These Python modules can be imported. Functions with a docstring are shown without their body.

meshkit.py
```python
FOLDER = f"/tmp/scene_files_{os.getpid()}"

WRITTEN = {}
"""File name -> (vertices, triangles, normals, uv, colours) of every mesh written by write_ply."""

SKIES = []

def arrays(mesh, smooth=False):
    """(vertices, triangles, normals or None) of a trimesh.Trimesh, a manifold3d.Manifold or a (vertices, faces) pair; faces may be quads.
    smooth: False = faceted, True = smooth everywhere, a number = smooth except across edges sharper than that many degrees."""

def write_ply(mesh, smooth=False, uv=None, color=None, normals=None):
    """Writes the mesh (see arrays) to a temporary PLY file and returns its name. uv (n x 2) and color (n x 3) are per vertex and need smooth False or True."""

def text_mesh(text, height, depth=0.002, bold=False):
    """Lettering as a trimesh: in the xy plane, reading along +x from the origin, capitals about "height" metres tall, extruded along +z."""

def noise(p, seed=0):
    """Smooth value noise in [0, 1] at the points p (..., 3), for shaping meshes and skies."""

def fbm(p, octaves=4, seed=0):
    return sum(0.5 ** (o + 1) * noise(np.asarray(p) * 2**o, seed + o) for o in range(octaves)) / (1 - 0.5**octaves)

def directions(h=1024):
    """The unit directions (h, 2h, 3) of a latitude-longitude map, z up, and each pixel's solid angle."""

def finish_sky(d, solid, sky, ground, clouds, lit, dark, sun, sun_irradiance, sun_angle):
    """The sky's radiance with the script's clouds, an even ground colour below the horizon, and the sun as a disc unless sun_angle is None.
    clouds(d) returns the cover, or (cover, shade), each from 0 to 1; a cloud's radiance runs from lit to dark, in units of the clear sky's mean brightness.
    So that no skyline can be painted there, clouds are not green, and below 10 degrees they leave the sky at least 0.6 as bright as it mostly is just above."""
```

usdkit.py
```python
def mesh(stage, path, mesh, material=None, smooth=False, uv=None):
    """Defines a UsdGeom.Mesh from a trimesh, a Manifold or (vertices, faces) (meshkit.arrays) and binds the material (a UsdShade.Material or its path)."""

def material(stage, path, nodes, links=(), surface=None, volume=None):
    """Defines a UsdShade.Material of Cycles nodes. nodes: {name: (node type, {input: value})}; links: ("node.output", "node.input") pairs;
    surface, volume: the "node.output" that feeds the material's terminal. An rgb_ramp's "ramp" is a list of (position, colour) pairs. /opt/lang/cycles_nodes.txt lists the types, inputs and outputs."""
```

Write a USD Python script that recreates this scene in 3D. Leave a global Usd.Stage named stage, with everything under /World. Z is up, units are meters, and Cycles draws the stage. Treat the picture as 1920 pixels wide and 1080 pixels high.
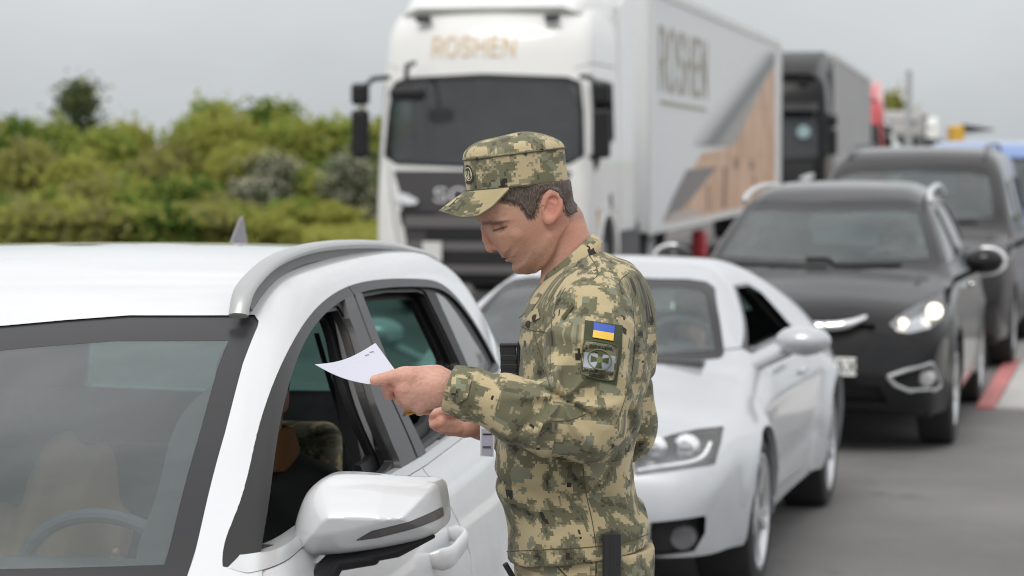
import math, random
import numpy as np, trimesh, manifold3d as m3, usdkit, meshkit
from scipy.ndimage import map_coordinates, gaussian_filter, spline_filter
from scipy.interpolate import PchipInterpolator, CubicSpline
from shapely.geometry import Polygon, LineString, box as sbox
from pxr import Usd, UsdGeom, UsdLux, UsdShade, Gf, Sdf, Vt
stage = Usd.Stage.CreateInMemory()
UsdGeom.SetStageUpAxis(stage, UsdGeom.Tokens.z); UsdGeom.SetStageMetersPerUnit(stage, 1.0)
UsdGeom.Xform.Define(stage, '/World'); UsdGeom.Scope.Define(stage, '/World/Looks')
# ---------------------------------------------------------------- camera, sky, sun, exposure
FP, HZ, CH = 4500.0, 285.0, 1.85          # focal length in photo pixels (1920 wide), horizon row, eye height
PITCH = math.atan((540 - HZ) / FP)
cam = UsdGeom.Camera.Define(stage, '/World/camera')
cam.CreateHorizontalApertureAttr(36.0); cam.CreateVerticalApertureAttr(20.25)
cam.CreateFocalLengthAttr(36.0 * FP / 1920); cam.CreateClippingRangeAttr(Gf.Vec2f(0.1, 3000))
cam.CreateFStopAttr(4.5); cam.CreateFocusDistanceAttr(4.62); cam.CreateExposureAttr(0.0)
cam.AddTranslateOp().Set(Gf.Vec3d(0, 0, CH)); cam.AddRotateXOp().Set(90 - math.degrees(PITCH))
SUN_EL, SUN_AZ = math.radians(52), math.radians(200)   # direction towards the sun
sd = np.array([math.cos(SUN_EL)*math.sin(SUN_AZ), math.cos(SUN_EL)*math.cos(SUN_AZ), math.sin(SUN_EL)])
SKY = 0.10
usdkit.material(stage, '/World/Looks/overcast_sky', {
    'sky': ('sky_texture', dict(sky_type='single_scattering', sun_disc=False, sun_elevation=SUN_EL, sun_rotation=SUN_AZ)),
    'tc': ('texture_coordinate', {}), 'sep': ('separate_xyz', {}),
    'el': ('map_range', dict(from_min=0.0, from_max=1.0, to_min=0.0, to_max=1.0, clamp=True)),
    'grad': ('rgb_ramp', dict(ramp=[(0, (5.3, 5.65, 6.0)), (0.05, (6.4, 6.65, 6.85)), (0.10, (7.6, 7.75, 7.75)), (0.25, (9.4, 9.5, 9.5)), (1.0, (12.6, 12.6, 12.7))])),
    'mp': ('mapping', dict(scale=(2.6, 2.6, 5.0))),
    'n': ('noise_texture', dict(scale=1.6, detail=4.0, roughness=0.55)),
    'nr': ('map_range', dict(from_min=0.3, from_max=0.7, to_min=-1.0, to_max=1.0)), 'am': ('map_range', dict(from_min=0.0, from_max=0.7, to_min=0.08, to_max=0.34, clamp=True)), 'ma': ('math', dict(math_type='multiply_add', value3=1.0)),
    'mul': ('mix_color', dict(blend_type='multiply', fac=1.0, use_clamp=False)),
    'cover': ('mix_color', dict(fac=0.93, use_clamp=False)),
    'bg': ('background_shader', dict(strength=SKY))},
    [('tc.generated', 'sep.vector'), ('sep.z', 'el.value'), ('el.result', 'grad.fac'), ('tc.generated', 'mp.vector'), ('mp.vector', 'n.vector'), ('n.fac', 'nr.value'),
     ('grad.color', 'mul.a'), ('sep.z', 'am.value'), ('nr.result', 'ma.value1'), ('am.result', 'ma.value2'), ('ma.value', 'mul.b'), ('sky.color', 'cover.a'), ('mul.result', 'cover.b'), ('cover.result', 'bg.color')], surface='bg.background')
dome = UsdLux.DomeLight.Define(stage, '/World/sky')
UsdShade.MaterialBindingAPI.Apply(dome.GetPrim()).Bind(UsdShade.Material.Get(stage, '/World/Looks/overcast_sky'))
dome.GetPrim().SetCustomDataByKey('kind', 'structure')
sun = UsdLux.DistantLight.Define(stage, '/World/sun')
sun.CreateIntensityAttr(0.40); sun.CreateAngleAttr(25.0); sun.CreateNormalizeAttr(True); sun.CreateColorAttr(Gf.Vec3f(1, 0.96, 0.9))
sun.AddRotateZOp().Set(-math.degrees(SUN_AZ)); sun.AddRotateXOp().Set(-(90 - math.degrees(SUN_EL)))
# ---------------------------------------------------------------- small helpers
_fwd, _up = np.array([0, math.cos(PITCH), -math.sin(PITCH)]), np.array([0, math.sin(PITCH), math.cos(PITCH)])
def ray(u, v): return _fwd + (u - 960) / FP * np.array([1.0, 0, 0]) + (540 - v) / FP * _up
def at(u, v, y):                              # where a direction meets the vertical plane at distance y
    d = ray(u, v); return np.array([0, 0, CH]) + d * (y / d[1])
def ground_at(u, v):
    d = ray(u, v); return np.array([0, 0, CH]) + d * (CH / -d[2])
_count = {}
def _path(name, parent):
    base = '/World' if parent is None else str(parent.GetPath())
    k = (base, name); i = _count.get(k, 0); _count[k] = i + 1
    return f'{base}/{name}' + (f'_{i:03d}' if i else '')
def tag(p, label=None, cat=None, group=None, kind=None):
    p = p.GetPrim() if hasattr(p, 'GetPrim') else p
    for k, v in (('label', label), ('category', cat), ('group', group), ('kind', kind)):
        if v: p.SetCustomDataByKey(k, v)
    return p
def thing(name, label, cat, loc=(0, 0, 0), rz=0.0, group=None):
    x = UsdGeom.Xform.Define(stage, _path(name, None)); x.AddTranslateOp().Set(Gf.Vec3d(*map(float, loc))); x.AddRotateZOp().Set(float(rz))
    return tag(x, label, cat, group)
def copy_of(root, loc, rz, label, group=None):
    r = thing(root.GetName().rstrip('0123456789').rstrip('_'), label, root.GetCustomDataByKey('category'), loc, rz, group or root.GetCustomDataByKey('group'))
    r.GetReferences().AddInternalReference(root.GetPath()); r.SetInstanceable(True)
    return r
def arr(m):
    if hasattr(m, 'to_mesh'):
        q = m.to_mesh(); return np.array(q.vert_properties[:, :3], float), np.array(q.tri_verts, int)
    if isinstance(m, trimesh.Trimesh): return np.array(m.vertices), np.array(m.faces)
    v, f = np.asarray(m[0], float), np.asarray(m[1], int)
    if f.shape[1] == 4: f = np.vstack([f[:, [0, 1, 2]], f[:, [0, 2, 3]]])
    return v, f
def obj(name, mesh, mat, parent=None, smooth=32, N=None, uv=None, color=None, label=None):
    v, f = arr(mesh)
    if len(f) == 0: return None
    if N is None and smooth is not False and uv is None and color is None:
        v, f, N = meshkit.arrays((v, f), smooth)
    elif N is None and (uv is not None or color is not None) and smooth is not False:
        _, _, N = meshkit.arrays((v, f), True)
    m = UsdGeom.Mesh.Define(stage, _path(name, parent))
    m.CreatePointsAttr(Vt.Vec3fArray.FromNumpy(v.astype(np.float32)))
    m.CreateFaceVertexCountsAttr(Vt.IntArray.FromNumpy(np.full(len(f), 3, np.int32)))
    m.CreateFaceVertexIndicesAttr(Vt.IntArray.FromNumpy(f.astype(np.int32).ravel()))
    m.CreateSubdivisionSchemeAttr('none')
    if N is not None:
        m.CreateNormalsAttr(Vt.Vec3fArray.FromNumpy(np.asarray(N, np.float32))); m.SetNormalsInterpolation('vertex')
    pv = UsdGeom.PrimvarsAPI(m)
    if uv is not None: pv.CreatePrimvar('st', Sdf.ValueTypeNames.TexCoord2fArray, 'vertex').Set(Vt.Vec2fArray.FromNumpy(np.asarray(uv, np.float32)))
    if color is not None: pv.CreatePrimvar('tint', Sdf.ValueTypeNames.Color3fArray, 'vertex').Set(Vt.Vec3fArray.FromNumpy(np.asarray(color, np.float32)))
    if mat is not None: UsdShade.MaterialBindingAPI.Apply(m.GetPrim()).Bind(mat)
    if label: m.GetPrim().SetCustomDataByKey('label', label)
    return m.GetPrim()
# ---------------------------------------------------------------- primitives (trimesh)
cat = trimesh.util.concatenate
def bx(x0, x1, y0, y1, z0, z1, r=0.0):
    if r <= 0:
        b = trimesh.creation.box((x1-x0, y1-y0, z1-z0)); b.apply_translation(((x0+x1)/2, (y0+y1)/2, (z0+z1)/2)); return b
    r = min(r, (x1-x0)/2.01, (y1-y0)/2.01, (z1-z0)/2.01); s = trimesh.creation.icosphere(2, r).vertices
    return trimesh.Trimesh(*_hull(np.vstack([s + np.array([x, y, z]) for x in (x0+r, x1-r) for y in (y0+r, y1-r) for z in (z0+r, z1-r)])))
def _hull(p):
    q = m3.Manifold.hull_points(np.asarray(p, np.float64)); return arr(q)
def hull(p): return trimesh.Trimesh(*_hull(p), process=False)
def tube(path, r, n=10, closed=False, flat=1.0, up=(0, 0, 1)):
    """Sweep of an ellipse (radii r and r*flat) along a polyline; r may be one radius per point."""
    p = np.asarray(path, float); k = len(p); r = np.broadcast_to(np.asarray(r, float), (k,))
    t = np.gradient(p, axis=0) if not closed else np.roll(p, -1, 0) - np.roll(p, 1, 0)
    t /= np.linalg.norm(t, axis=1)[:, None]
    a = np.cross(t, np.asarray(up, float)); bad = np.linalg.norm(a, axis=1) < 1e-6; a[bad] = np.cross(t[bad], [1, 0, 0.01]); a /= np.linalg.norm(a, axis=1)[:, None]
    b = np.cross(a, t); th = np.arange(n) / n * 2 * np.pi
    v = (p[:, None] + r[:, None, None] * (np.cos(th)[None, :, None] * a[:, None] + flat * np.sin(th)[None, :, None] * b[:, None])).reshape(-1, 3)
    i, j = np.meshgrid(np.arange(k if closed else k - 1), np.arange(n), indexing='ij'); i2, j2 = (i + 1) % k, (j + 1) % n
    f = np.stack([i*n+j, i2*n+j, i2*n+j2, i*n+j2], -1).reshape(-1, 4)[:, ::-1]
    f = np.vstack([f[:, [0, 1, 2]], f[:, [0, 2, 3]]])
    if not closed:
        v = np.vstack([v, p[0], p[-1]]); q = np.arange(n); q2 = (q + 1) % n
        f = np.vstack([f, np.stack([np.full(n, k*n), q2, q], -1)[:, ::-1], np.stack([np.full(n, k*n+1), (k-1)*n+q, (k-1)*n+q2], -1)[:, ::-1]])
    return trimesh.Trimesh(v, f, process=False)
def lathe(prof, n=48, axis='z'):
    p = np.asarray(prof, float); m = trimesh.creation.revolve(p, sections=n)
    if axis == 'y': m.apply_transform(trimesh.transformations.rotation_matrix(np.pi/2, [1, 0, 0]))
    if axis == 'x': m.apply_transform(trimesh.transformations.rotation_matrix(np.pi/2, [0, 1, 0]))
    return m
def spline(pts, n=60, closed=False):
    p = np.asarray(pts, float)
    if closed: p = np.vstack([p, p[:1]])
    t = np.concatenate([[0], np.cumsum(np.linalg.norm(np.diff(p, axis=0), axis=1) ** 0.6)])
    return CubicSpline(t, p, bc_type='periodic' if closed else 'natural')(np.linspace(0, t[-1], n, endpoint=not closed))
def prism(poly, axis, lo, hi):
    """Manifold prism of a 2-D polygon; axis y: polygon in (x, z); x: polygon in (y, z); z: polygon in (x, y)."""
    if not hasattr(poly, 'geom_type'): poly = Polygon(poly)
    if not poly.is_valid: poly = poly.buffer(0)
    polys = list(poly.geoms) if hasattr(poly, 'geoms') else [poly]
    out = m3.Manifold()
    for p in polys:
        p = p.simplify(1e-4)
        cs = m3.CrossSection([np.array(p.exterior.coords[:-1])] + [np.array(h.coords[:-1]) for h in p.interiors], m3.FillRule.EvenOdd)
        out = out + m3.Manifold.extrude(cs, hi - lo).translate((0, 0, lo))
    T = dict(z=[[1, 0, 0, 0], [0, 1, 0, 0], [0, 0, 1, 0]], y=[[1, 0, 0, 0], [0, 0, -1, 0], [0, 1, 0, 0]], x=[[0, 0, 1, 0], [1, 0, 0, 0], [0, 1, 0, 0]])[axis]
    if axis == 'y': out = out.mirror((0, 0, 1))
    return out.transform(np.array(T, float))
def manif(m):
    v, f = arr(m)
    t = trimesh.Trimesh(v, f, process=True)
    return m3.Manifold(m3.Mesh(np.asarray(t.vertices, np.float32), np.asarray(t.faces, np.uint32)))
def rpoly(pts, r, n=6):                       # polygon with rounded corners
    return Polygon(pts).buffer(-r).buffer(2*r, quad_segs=n).buffer(-r, quad_segs=n) if r > 0 else Polygon(pts)
def rot(m, ang, axis, about=(0, 0, 0)):
    m = m.copy(); m.apply_transform(trimesh.transformations.rotation_matrix(math.radians(ang), axis, about)); return m
def mov(m, d): m = m.copy(); m.apply_translation(d); return m
# ---------------------------------------------------------------- implicit surfaces
def smax(a, b, k): h = np.maximum(k - np.abs(a - b), 0) / k; return np.maximum(a, b) + h*h*k/4
def smin(a, b, k): h = np.maximum(k - np.abs(a - b), 0) / k; return np.minimum(a, b) - h*h*k/4
def cone(p, a, b, ra, rb):                    # capsule that tapers
    a, b = np.asarray(a, float), np.asarray(b, float); d = b - a
    t = np.clip(((p - a) @ d) / (d @ d), 0, 1); return np.linalg.norm(p - a - t[:, None] * d, axis=1) - (ra + (rb - ra) * t)
def ell(p, c, r):                             # ellipsoid
    q = (p - np.asarray(c)) / np.asarray(r); k = np.linalg.norm(q, axis=1); g = np.linalg.norm(q / np.asarray(r), axis=1)
    return np.where(g > 1e-9, k * (k - 1) / np.maximum(g, 1e-9), -min(r))
def surf(D, lo, h, level=0.0):
    """Surface nets of the grid D (value < level is inside). Returns vertices, quads."""
    S = D - level; ins = S < 0; nx, ny, nz = S.shape
    c = [ins[dx:nx-1+dx, dy:ny-1+dy, dz:nz-1+dz] for dx in (0, 1) for dy in (0, 1) for dz in (0, 1)]
    n = sum(x.astype(np.int8) for x in c); act = (n > 0) & (n < 8); I = np.argwhere(act); idx = -np.ones(act.shape, np.int64); idx[act] = np.arange(len(I))
    acc, cnt = np.zeros((len(I), 3)), np.zeros(len(I))
    C = np.array([[dx, dy, dz] for dx in (0, 1) for dy in (0, 1) for dz in (0, 1)])
    vals = np.stack([S[I[:, 0]+c_[0], I[:, 1]+c_[1], I[:, 2]+c_[2]] for c_ in C], 1)
    for a in range(8):
        for b in range(a+1, 8):
            if np.abs(C[a]-C[b]).sum() != 1: continue
            va, vb = vals[:, a], vals[:, b]; x = (va < 0) != (vb < 0); t = va[x] / (va[x] - vb[x])
            acc[x] += C[a] + t[:, None] * (C[b] - C[a]); cnt[x] += 1
    V = (I + acc / cnt[:, None]) * h + np.asarray(lo); Q = []
    for ax in range(3):
        o = [0, 1, 2]; o.remove(ax); b_, c_ = o
        s0 = [slice(None)]*3; s1 = [slice(None)]*3; s0[ax] = slice(0, -1); s1[ax] = slice(1, None)
        for s in (s0, s1):
            for q in o: s[q] = slice(1, -1)
        A, B = ins[tuple(s0)], ins[tuple(s1)]
        for m, flip in ((A & ~B, False), (~A & B, True)):
            e = np.argwhere(m)
            if len(e) == 0: continue
            e[:, b_] += 1; e[:, c_] += 1
            def cell(db, dc):
                k = e.copy(); k[:, b_] += db; k[:, c_] += dc; return idx[k[:, 0], k[:, 1], k[:, 2]]
            q = np.stack([cell(-1, -1), cell(0, -1), cell(0, 0), cell(-1, 0)], 1)
            if (ax == 1) != flip: q = q[:, ::-1]
            Q.append(q)
    return V, np.vstack(Q)
def field(f, lo, hi, h, band=1.5, coarse=4):
    """f sampled on a grid, in full only near its zero set."""
    lo = np.asarray(lo, float); n = np.ceil((np.asarray(hi) - lo) / h / coarse).astype(int) * coarse + 1
    ax = [lo[i] + h * np.arange(n[i]) for i in range(3)]; axc = [a[::coarse] for a in ax]
    P = np.stack(np.meshgrid(*axc, indexing='ij'), -1); Dc = f(P.reshape(-1, 3)).reshape(P.shape[:3])
    gi = np.meshgrid(*[np.arange(k) / coarse for k in n], indexing='ij', sparse=True)
    i0 = [np.minimum((np.arange(k) // coarse), axc[i].size - 2) for i, k in enumerate(n)]; t = [np.arange(k) / coarse - i0[i] for i, k in enumerate(n)]
    D = Dc
    for a in range(3):
        sh = [1, 1, 1]; sh[a] = -1; tt = t[a].reshape(sh)
        D = np.take(D, i0[a], a) * (1 - tt) + np.take(D, i0[a] + 1, a) * tt
    m = np.abs(D) < band * h * coarse
    I = np.argwhere(m); D[m] = f(lo + I * h)
    for a in range(3):
        for e in (0, -1): s = [slice(None)]*3; s[a] = e; D[tuple(s)] = np.maximum(D[tuple(s)], h*.5)
    return D
def gridded(f, lo, hi, h):                     # the same surface, sampled once and read back quickly
    lo = np.asarray(lo, float); D = field(f, lo, hi, h)
    return D, lambda p: map_coordinates(D, ((p - lo) / h).T, order=1, mode='nearest')
def isomesh(f, lo, hi, h, newton=1, D=None):
    D = field(f, lo, hi, h) if D is None else D; V, Q = surf(D, lo, h)
    for _ in range(newton):
        e = h * 0.25; d = f(V); g = np.stack([f(V + e*np.eye(3)[i]) - f(V - e*np.eye(3)[i]) for i in range(3)], 1) / (2*e)
        s = d / np.maximum((g*g).sum(1), 0.05); V = V - np.clip(s, -h, h)[:, None] * g
    return V, np.vstack([Q[:, [0, 1, 2]], Q[:, [0, 2, 3]]])
def sdpoly(x, z, poly):                       # signed distance to a closed polygon (negative inside)
    p = np.asarray(poly, float); q = np.roll(p, -1, 0); x, z = np.broadcast_arrays(x, z); d = np.full(x.shape, 1e9); s = np.zeros(x.shape, bool)
    for (ax, az), (bx_, bz) in zip(p, q):
        ex, ez = bx_-ax, bz-az; wx, wz = x-ax, z-az; t = np.clip((wx*ex + wz*ez) / max(ex*ex + ez*ez, 1e-12), 0, 1)
        d = np.minimum(d, (wx-t*ex)**2 + (wz-t*ez)**2)
        if az != bz: s ^= ((az > z) != (bz > z)) & (x < ex * (z-az) / (bz-az) + ax)
    return np.where(s, -1, 1) * np.sqrt(d)
# ---------------------------------------------------------------- materials
_mats = {}
def M(name, col, rough=0.5, metal=0.0, coat=0.0, spec=0.5, vary=0.0, vscale=6.0, bump=0.0, bscale=80.0, rvary=0.0, **kw):
    if name in _mats: return _mats[name]
    nodes = {'p': ('principled_bsdf', dict(base_color=tuple(col), roughness=rough, metallic=metal, coat_weight=coat, specular_ior_level=spec, **kw))}; links = []
    if vary or bump or rvary: nodes['tc'] = ('texture_coordinate', {})
    if vary or rvary:
        nodes['n'] = ('noise_texture', dict(scale=vscale, detail=5.0, roughness=0.6)); links += [('tc.object', 'n.vector')]
    if vary:
        c = np.asarray(col); nodes['r'] = ('rgb_ramp', dict(ramp=[(0.3, tuple(c*(1-vary))), (0.7, tuple(np.minimum(c*(1+vary), 0.95)))])); links += [('n.fac', 'r.fac'), ('r.color', 'p.base_color')]
    if rvary:
        nodes['rr'] = ('map_range', dict(from_min=0.3, from_max=0.7, to_min=max(rough-rvary, 0.02), to_max=rough+rvary)); links += [('n.fac', 'rr.value'), ('rr.result', 'p.roughness')]
    if bump:
        nodes['bn'] = ('noise_texture', dict(scale=bscale, detail=4.0)); nodes['b'] = ('bump', dict(strength=1.0, distance=bump)); links += [('tc.object', 'bn.vector'), ('bn.fac', 'b.height'), ('b.normal', 'p.normal')]
    _mats[name] = usdkit.material(stage, '/World/Looks/' + name, nodes, links, surface='p.BSDF'); return _mats[name]
def glass(name, tint=(0.75, 0.85, 0.82), ior=1.5, dust=0.03, dustcol=(0.6, 0.6, 0.58), rough=0.0):
    if name in _mats: return _mats[name]
    nodes = {'t': ('transparent_bsdf', dict(color=tint)), 'g': ('glossy_bsdf', dict(color=(1, 1, 1), roughness=rough)), 'f': ('fresnel', dict(IOR=ior)),
             'ge': ('geometry', {}), 'fr': ('math', dict(math_type='subtract', value1=1.0)), 'fm': ('math', dict(math_type='multiply')), 'm': ('mix_closure', {}), 'd': ('diffuse_bsdf', dict(color=dustcol)), 'm2': ('mix_closure', dict(fac=dust))}
    _mats[name] = usdkit.material(stage, '/World/Looks/' + name, nodes, [('ge.backfacing', 'fr.value2'), ('f.fac', 'fm.value1'), ('fr.value', 'fm.value2'), ('fm.value', 'm.fac'), ('t.BSDF', 'm.closure1'), ('g.BSDF', 'm.closure2'), ('m.closure', 'm2.closure1'), ('d.BSDF', 'm2.closure2')], surface='m2.closure')
    return _mats[name]
black_plastic = M('black_plastic', (0.014, 0.014, 0.016), 0.42, spec=0.3)
grey_plastic = M('grey_trim_plastic', (0.075, 0.075, 0.08), 0.45, bump=0.0003, bscale=300)
gloss_black = M('gloss_black', (0.010, 0.010, 0.012), 0.15)
rubber = M('tyre_rubber', (0.022, 0.022, 0.023), 0.75, bump=0.002, bscale=60)
chrome = M('chrome', (0.85, 0.85, 0.86), 0.10, metal=1.0)
alloy = M('alloy_wheel_metal', (0.62, 0.63, 0.65), 0.28, metal=0.9)
dark_void = M('shadowed_cavity_plastic', (0.008, 0.008, 0.009), 0.7)
interior_dark = M('dark_interior_plastic', (0.05, 0.05, 0.053), 0.6)
interior_grey = M('grey_interior_cloth', (0.10, 0.10, 0.105), 0.8, vary=0.2, vscale=20)
plate_white = M('plate_white', (0.78, 0.78, 0.76), 0.35)
lens_clear = glass('clear_lamp_lens', (0.92, 0.93, 0.94), 1.45, 0.02)
# ---------------------------------------------------------------- ground
asphalt = usdkit.material(stage, '/World/Looks/asphalt', {
    'tc': ('texture_coordinate', {}), 'n': ('noise_texture', dict(scale=0.35, detail=6.0, roughness=0.65)), 'n2': ('noise_texture', dict(scale=140.0, detail=2.0)), 'r': ('rgb_ramp', dict(ramp=[(.3, (.115, .112, .112)), (.7, (.215, .21, .207))])),
    'r2': ('rgb_ramp', dict(ramp=[(.3, (.6, .6, .6)), (.7, (1.35, 1.33, 1.3))])), 'mul': ('mix_color', dict(blend_type='multiply', fac=1.0, use_clamp=False)), 'b': ('bump', dict(distance=.004, strength=.8)), 'n3': ('noise_texture', dict(scale=1.3, detail=5.0, roughness=.7)), 'r3': ('rgb_ramp', dict(ramp=[(.30, (.55, .55, .56)), (.42, (1, 1, 1)), (1, (1, 1, 1))])), 'mul3': ('mix_color', dict(blend_type='multiply', fac=1.0, use_clamp=False)), 'p': ('principled_bsdf', dict(roughness=.82))},
    [('tc.object', 'n.vector'), ('tc.object', 'n2.vector'), ('n.fac', 'r.fac'), ('n2.fac', 'r2.fac'), ('r.color', 'mul.a'), ('r2.color', 'mul.b'), ('tc.object', 'n3.vector'), ('n3.fac', 'r3.fac'), ('mul.result', 'mul3.a'), ('r3.color', 'mul3.b'), ('mul3.result', 'p.base_color'), ('n2.fac', 'b.height'), ('b.normal', 'p.normal')], surface='p.BSDF')
g_ = obj('asphalt_road', (np.array([[-14, -20, 0], [80, -20, 0], [120, 300, 0], [50, 300, 0], [0, 62, 0], [-9, 46, 0]]), np.array([[0, 1, 2], [0, 2, 3], [0, 3, 4], [0, 4, 5]])), asphalt, smooth=False); tag(g_, kind='structure')
# ---------------------------------------------------------------- cars: a body is a smooth implicit solid that is cut into panels
class Body:
    """Car body in its own frame: x to the rear from the front bumper, y to the car's right, z up."""
    def __init__(s, prof, plan, sect, k=0.12, bow=((0, .10), (9, .10)), crown=((0, .03), (9, .03)), arches=(), flare=0.012, h=0.028, loc=(0, 0), yaw=0.0, extra=None):
        prof = np.asarray(prof, float); L, H = prof[:, 0].max(), prof[:, 1].max(); s.L, s.H = L, H
        P = spline(prof, 240, True); g = 0.02; s.px0 = np.array([-0.5, -0.2]); nx, nz = int((L+1.0)/g), int((H+0.6)/g)
        X, Z = np.meshgrid(s.px0[0] + g*np.arange(nx), s.px0[1] + g*np.arange(nz), indexing='ij'); G = sdpoly(X, Z, P); s.G = spline_filter(gaussian_filter(G, 1.2), order=2); s.pg = g
        s.plan = PchipInterpolator(*np.asarray(plan, float).T); s.sect = PchipInterpolator(*np.asarray(sect, float).T)
        s.bow = PchipInterpolator(*np.asarray(bow, float).T); s.crown = PchipInterpolator(*np.asarray(crown, float).T)
        s.k, s.arches, s.flare, s.extra, s.h = k, arches, flare, extra, h; s.loc, s.yaw = np.array(loc, float), yaw
        s.c, s.sn = math.cos(math.radians(yaw)), math.sin(math.radians(yaw))
        wmax = max(p[1] for p in plan) + 0.12; s.lo = np.array([-0.12, -wmax, 0.10]); ny = int(wmax / h) + 1; s.lo[1] = -ny * h
        n = [int((L + 0.24) / h) + 1, ny + 1, int((H - 0.02) / h) + 1]
        ax = [s.lo[i] + h*np.arange(n[i]) for i in range(3)]; p = np.stack(np.meshgrid(*ax, indexing='ij'), -1)
        half = s.f(p.reshape(-1, 3)).reshape(n); s.D = np.concatenate([half, half[:, -2::-1]], 1)
        s.grad = np.stack(np.gradient(s.D, h), -1); s.cache = {}
    def W(s, x, z):
        w = s.plan(np.clip(x, 0, s.L)) - s.sect(z)
        for ax_, az_, r in s.arches:
            q = np.hypot(x - ax_, z - az_); w = w + s.flare * np.exp(-((q - r) / 0.075) ** 2) * np.clip((z - 0.12) / 0.15, 0, 1)
        if s.extra: w = w + s.extra(x, z)
        return w
    def f(s, p):
        x, y, z = p[:, 0], np.abs(p[:, 1]), p[:, 2]; y2 = y * y
        a, b = x - s.bow(np.clip(x, 0, 9)) * y2, z + s.crown(np.clip(x, 0, 9)) * y2
        P = map_coordinates(s.G, [(a - s.px0[0]) / s.pg, (b - s.px0[1]) / s.pg], order=2, mode='nearest', prefilter=False)
        return smax(P, (y - s.W(x, z)) * 0.93, s.k)
    def level(s, d):
        if d not in s.cache:
            V, Q = surf(s.D, s.lo, s.h, -d); V = s.project(s.project(V, -d, True), -d, True)
            s.cache[d] = m3.Manifold(m3.Mesh(V.astype(np.float32), np.vstack([Q[:, [0, 1, 2]], Q[:, [0, 2, 3]]]).astype(np.uint32)))
        return s.cache[d]
    def sample(s, V, order=1):
        c = ((V - s.lo) / s.h).T
        return map_coordinates(s.D, c, order=order, mode='nearest'), np.stack([map_coordinates(s.grad[..., i], c, order=1, mode='nearest') for i in range(3)], 1)
    def project(s, V, lev, exact=False):
        d, g = s.sample(V); d = s.f(V) if exact else d; return V - np.clip((d - lev) / np.maximum((g*g).sum(1), .1), -s.h, s.h)[:, None] * g
    def piece(s, d0, d1): return s.level(d0) - s.level(d1)
    def cut(s, d0, d1, tool):                  # the layer between two depths, within a tool volume
        return EMPTY if tool.is_empty() else (s.level(d0) ^ tool) - s.level(d1)
    def shaded(s, m):
        """Arrays of a cut piece, with the smooth body's own normals on its inner and outer faces."""
        v, f = arr(m)
        if len(f) == 0: return None
        fn = np.cross(v[f[:, 1]] - v[f[:, 0]], v[f[:, 2]] - v[f[:, 0]]); A = np.linalg.norm(fn, axis=1); keep = A > 1e-12; f, fn, A = f[keep], fn[keep], A[keep]; fn /= A[:, None]
        _, g = s.sample(v[f].mean(1)); g /= np.maximum(np.linalg.norm(g, axis=1), 1e-9)[:, None]; c = (fn * g).sum(1)
        V, F, N, off = [], [], [], 0
        for cls, sg in ((c > 0.80, 1), (c < -0.80, -1)):
            if not cls.any(): continue
            u, inv = np.unique(f[cls], return_inverse=True); _, gg = s.sample(v[u]); gg /= np.maximum(np.linalg.norm(gg, axis=1), 1e-9)[:, None]
            V.append(v[u]); N.append(sg * gg); F.append(inv.reshape(-1, 3) + off); off += len(u)
        r = np.abs(c) <= 0.80
        if r.any():
            vv, ff, nn = meshkit.arrays((v, f[r]), 35); V.append(vv); N.append(nn); F.append(ff + off)
        return np.vstack(V), np.vstack(F), np.vstack(N)
    def put(s, name, m, mat, parent, label=None):
        r = s.shaded(m)
        return None if r is None else obj(name, (r[0], r[1]), mat, parent, N=r[2], label=label)
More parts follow.
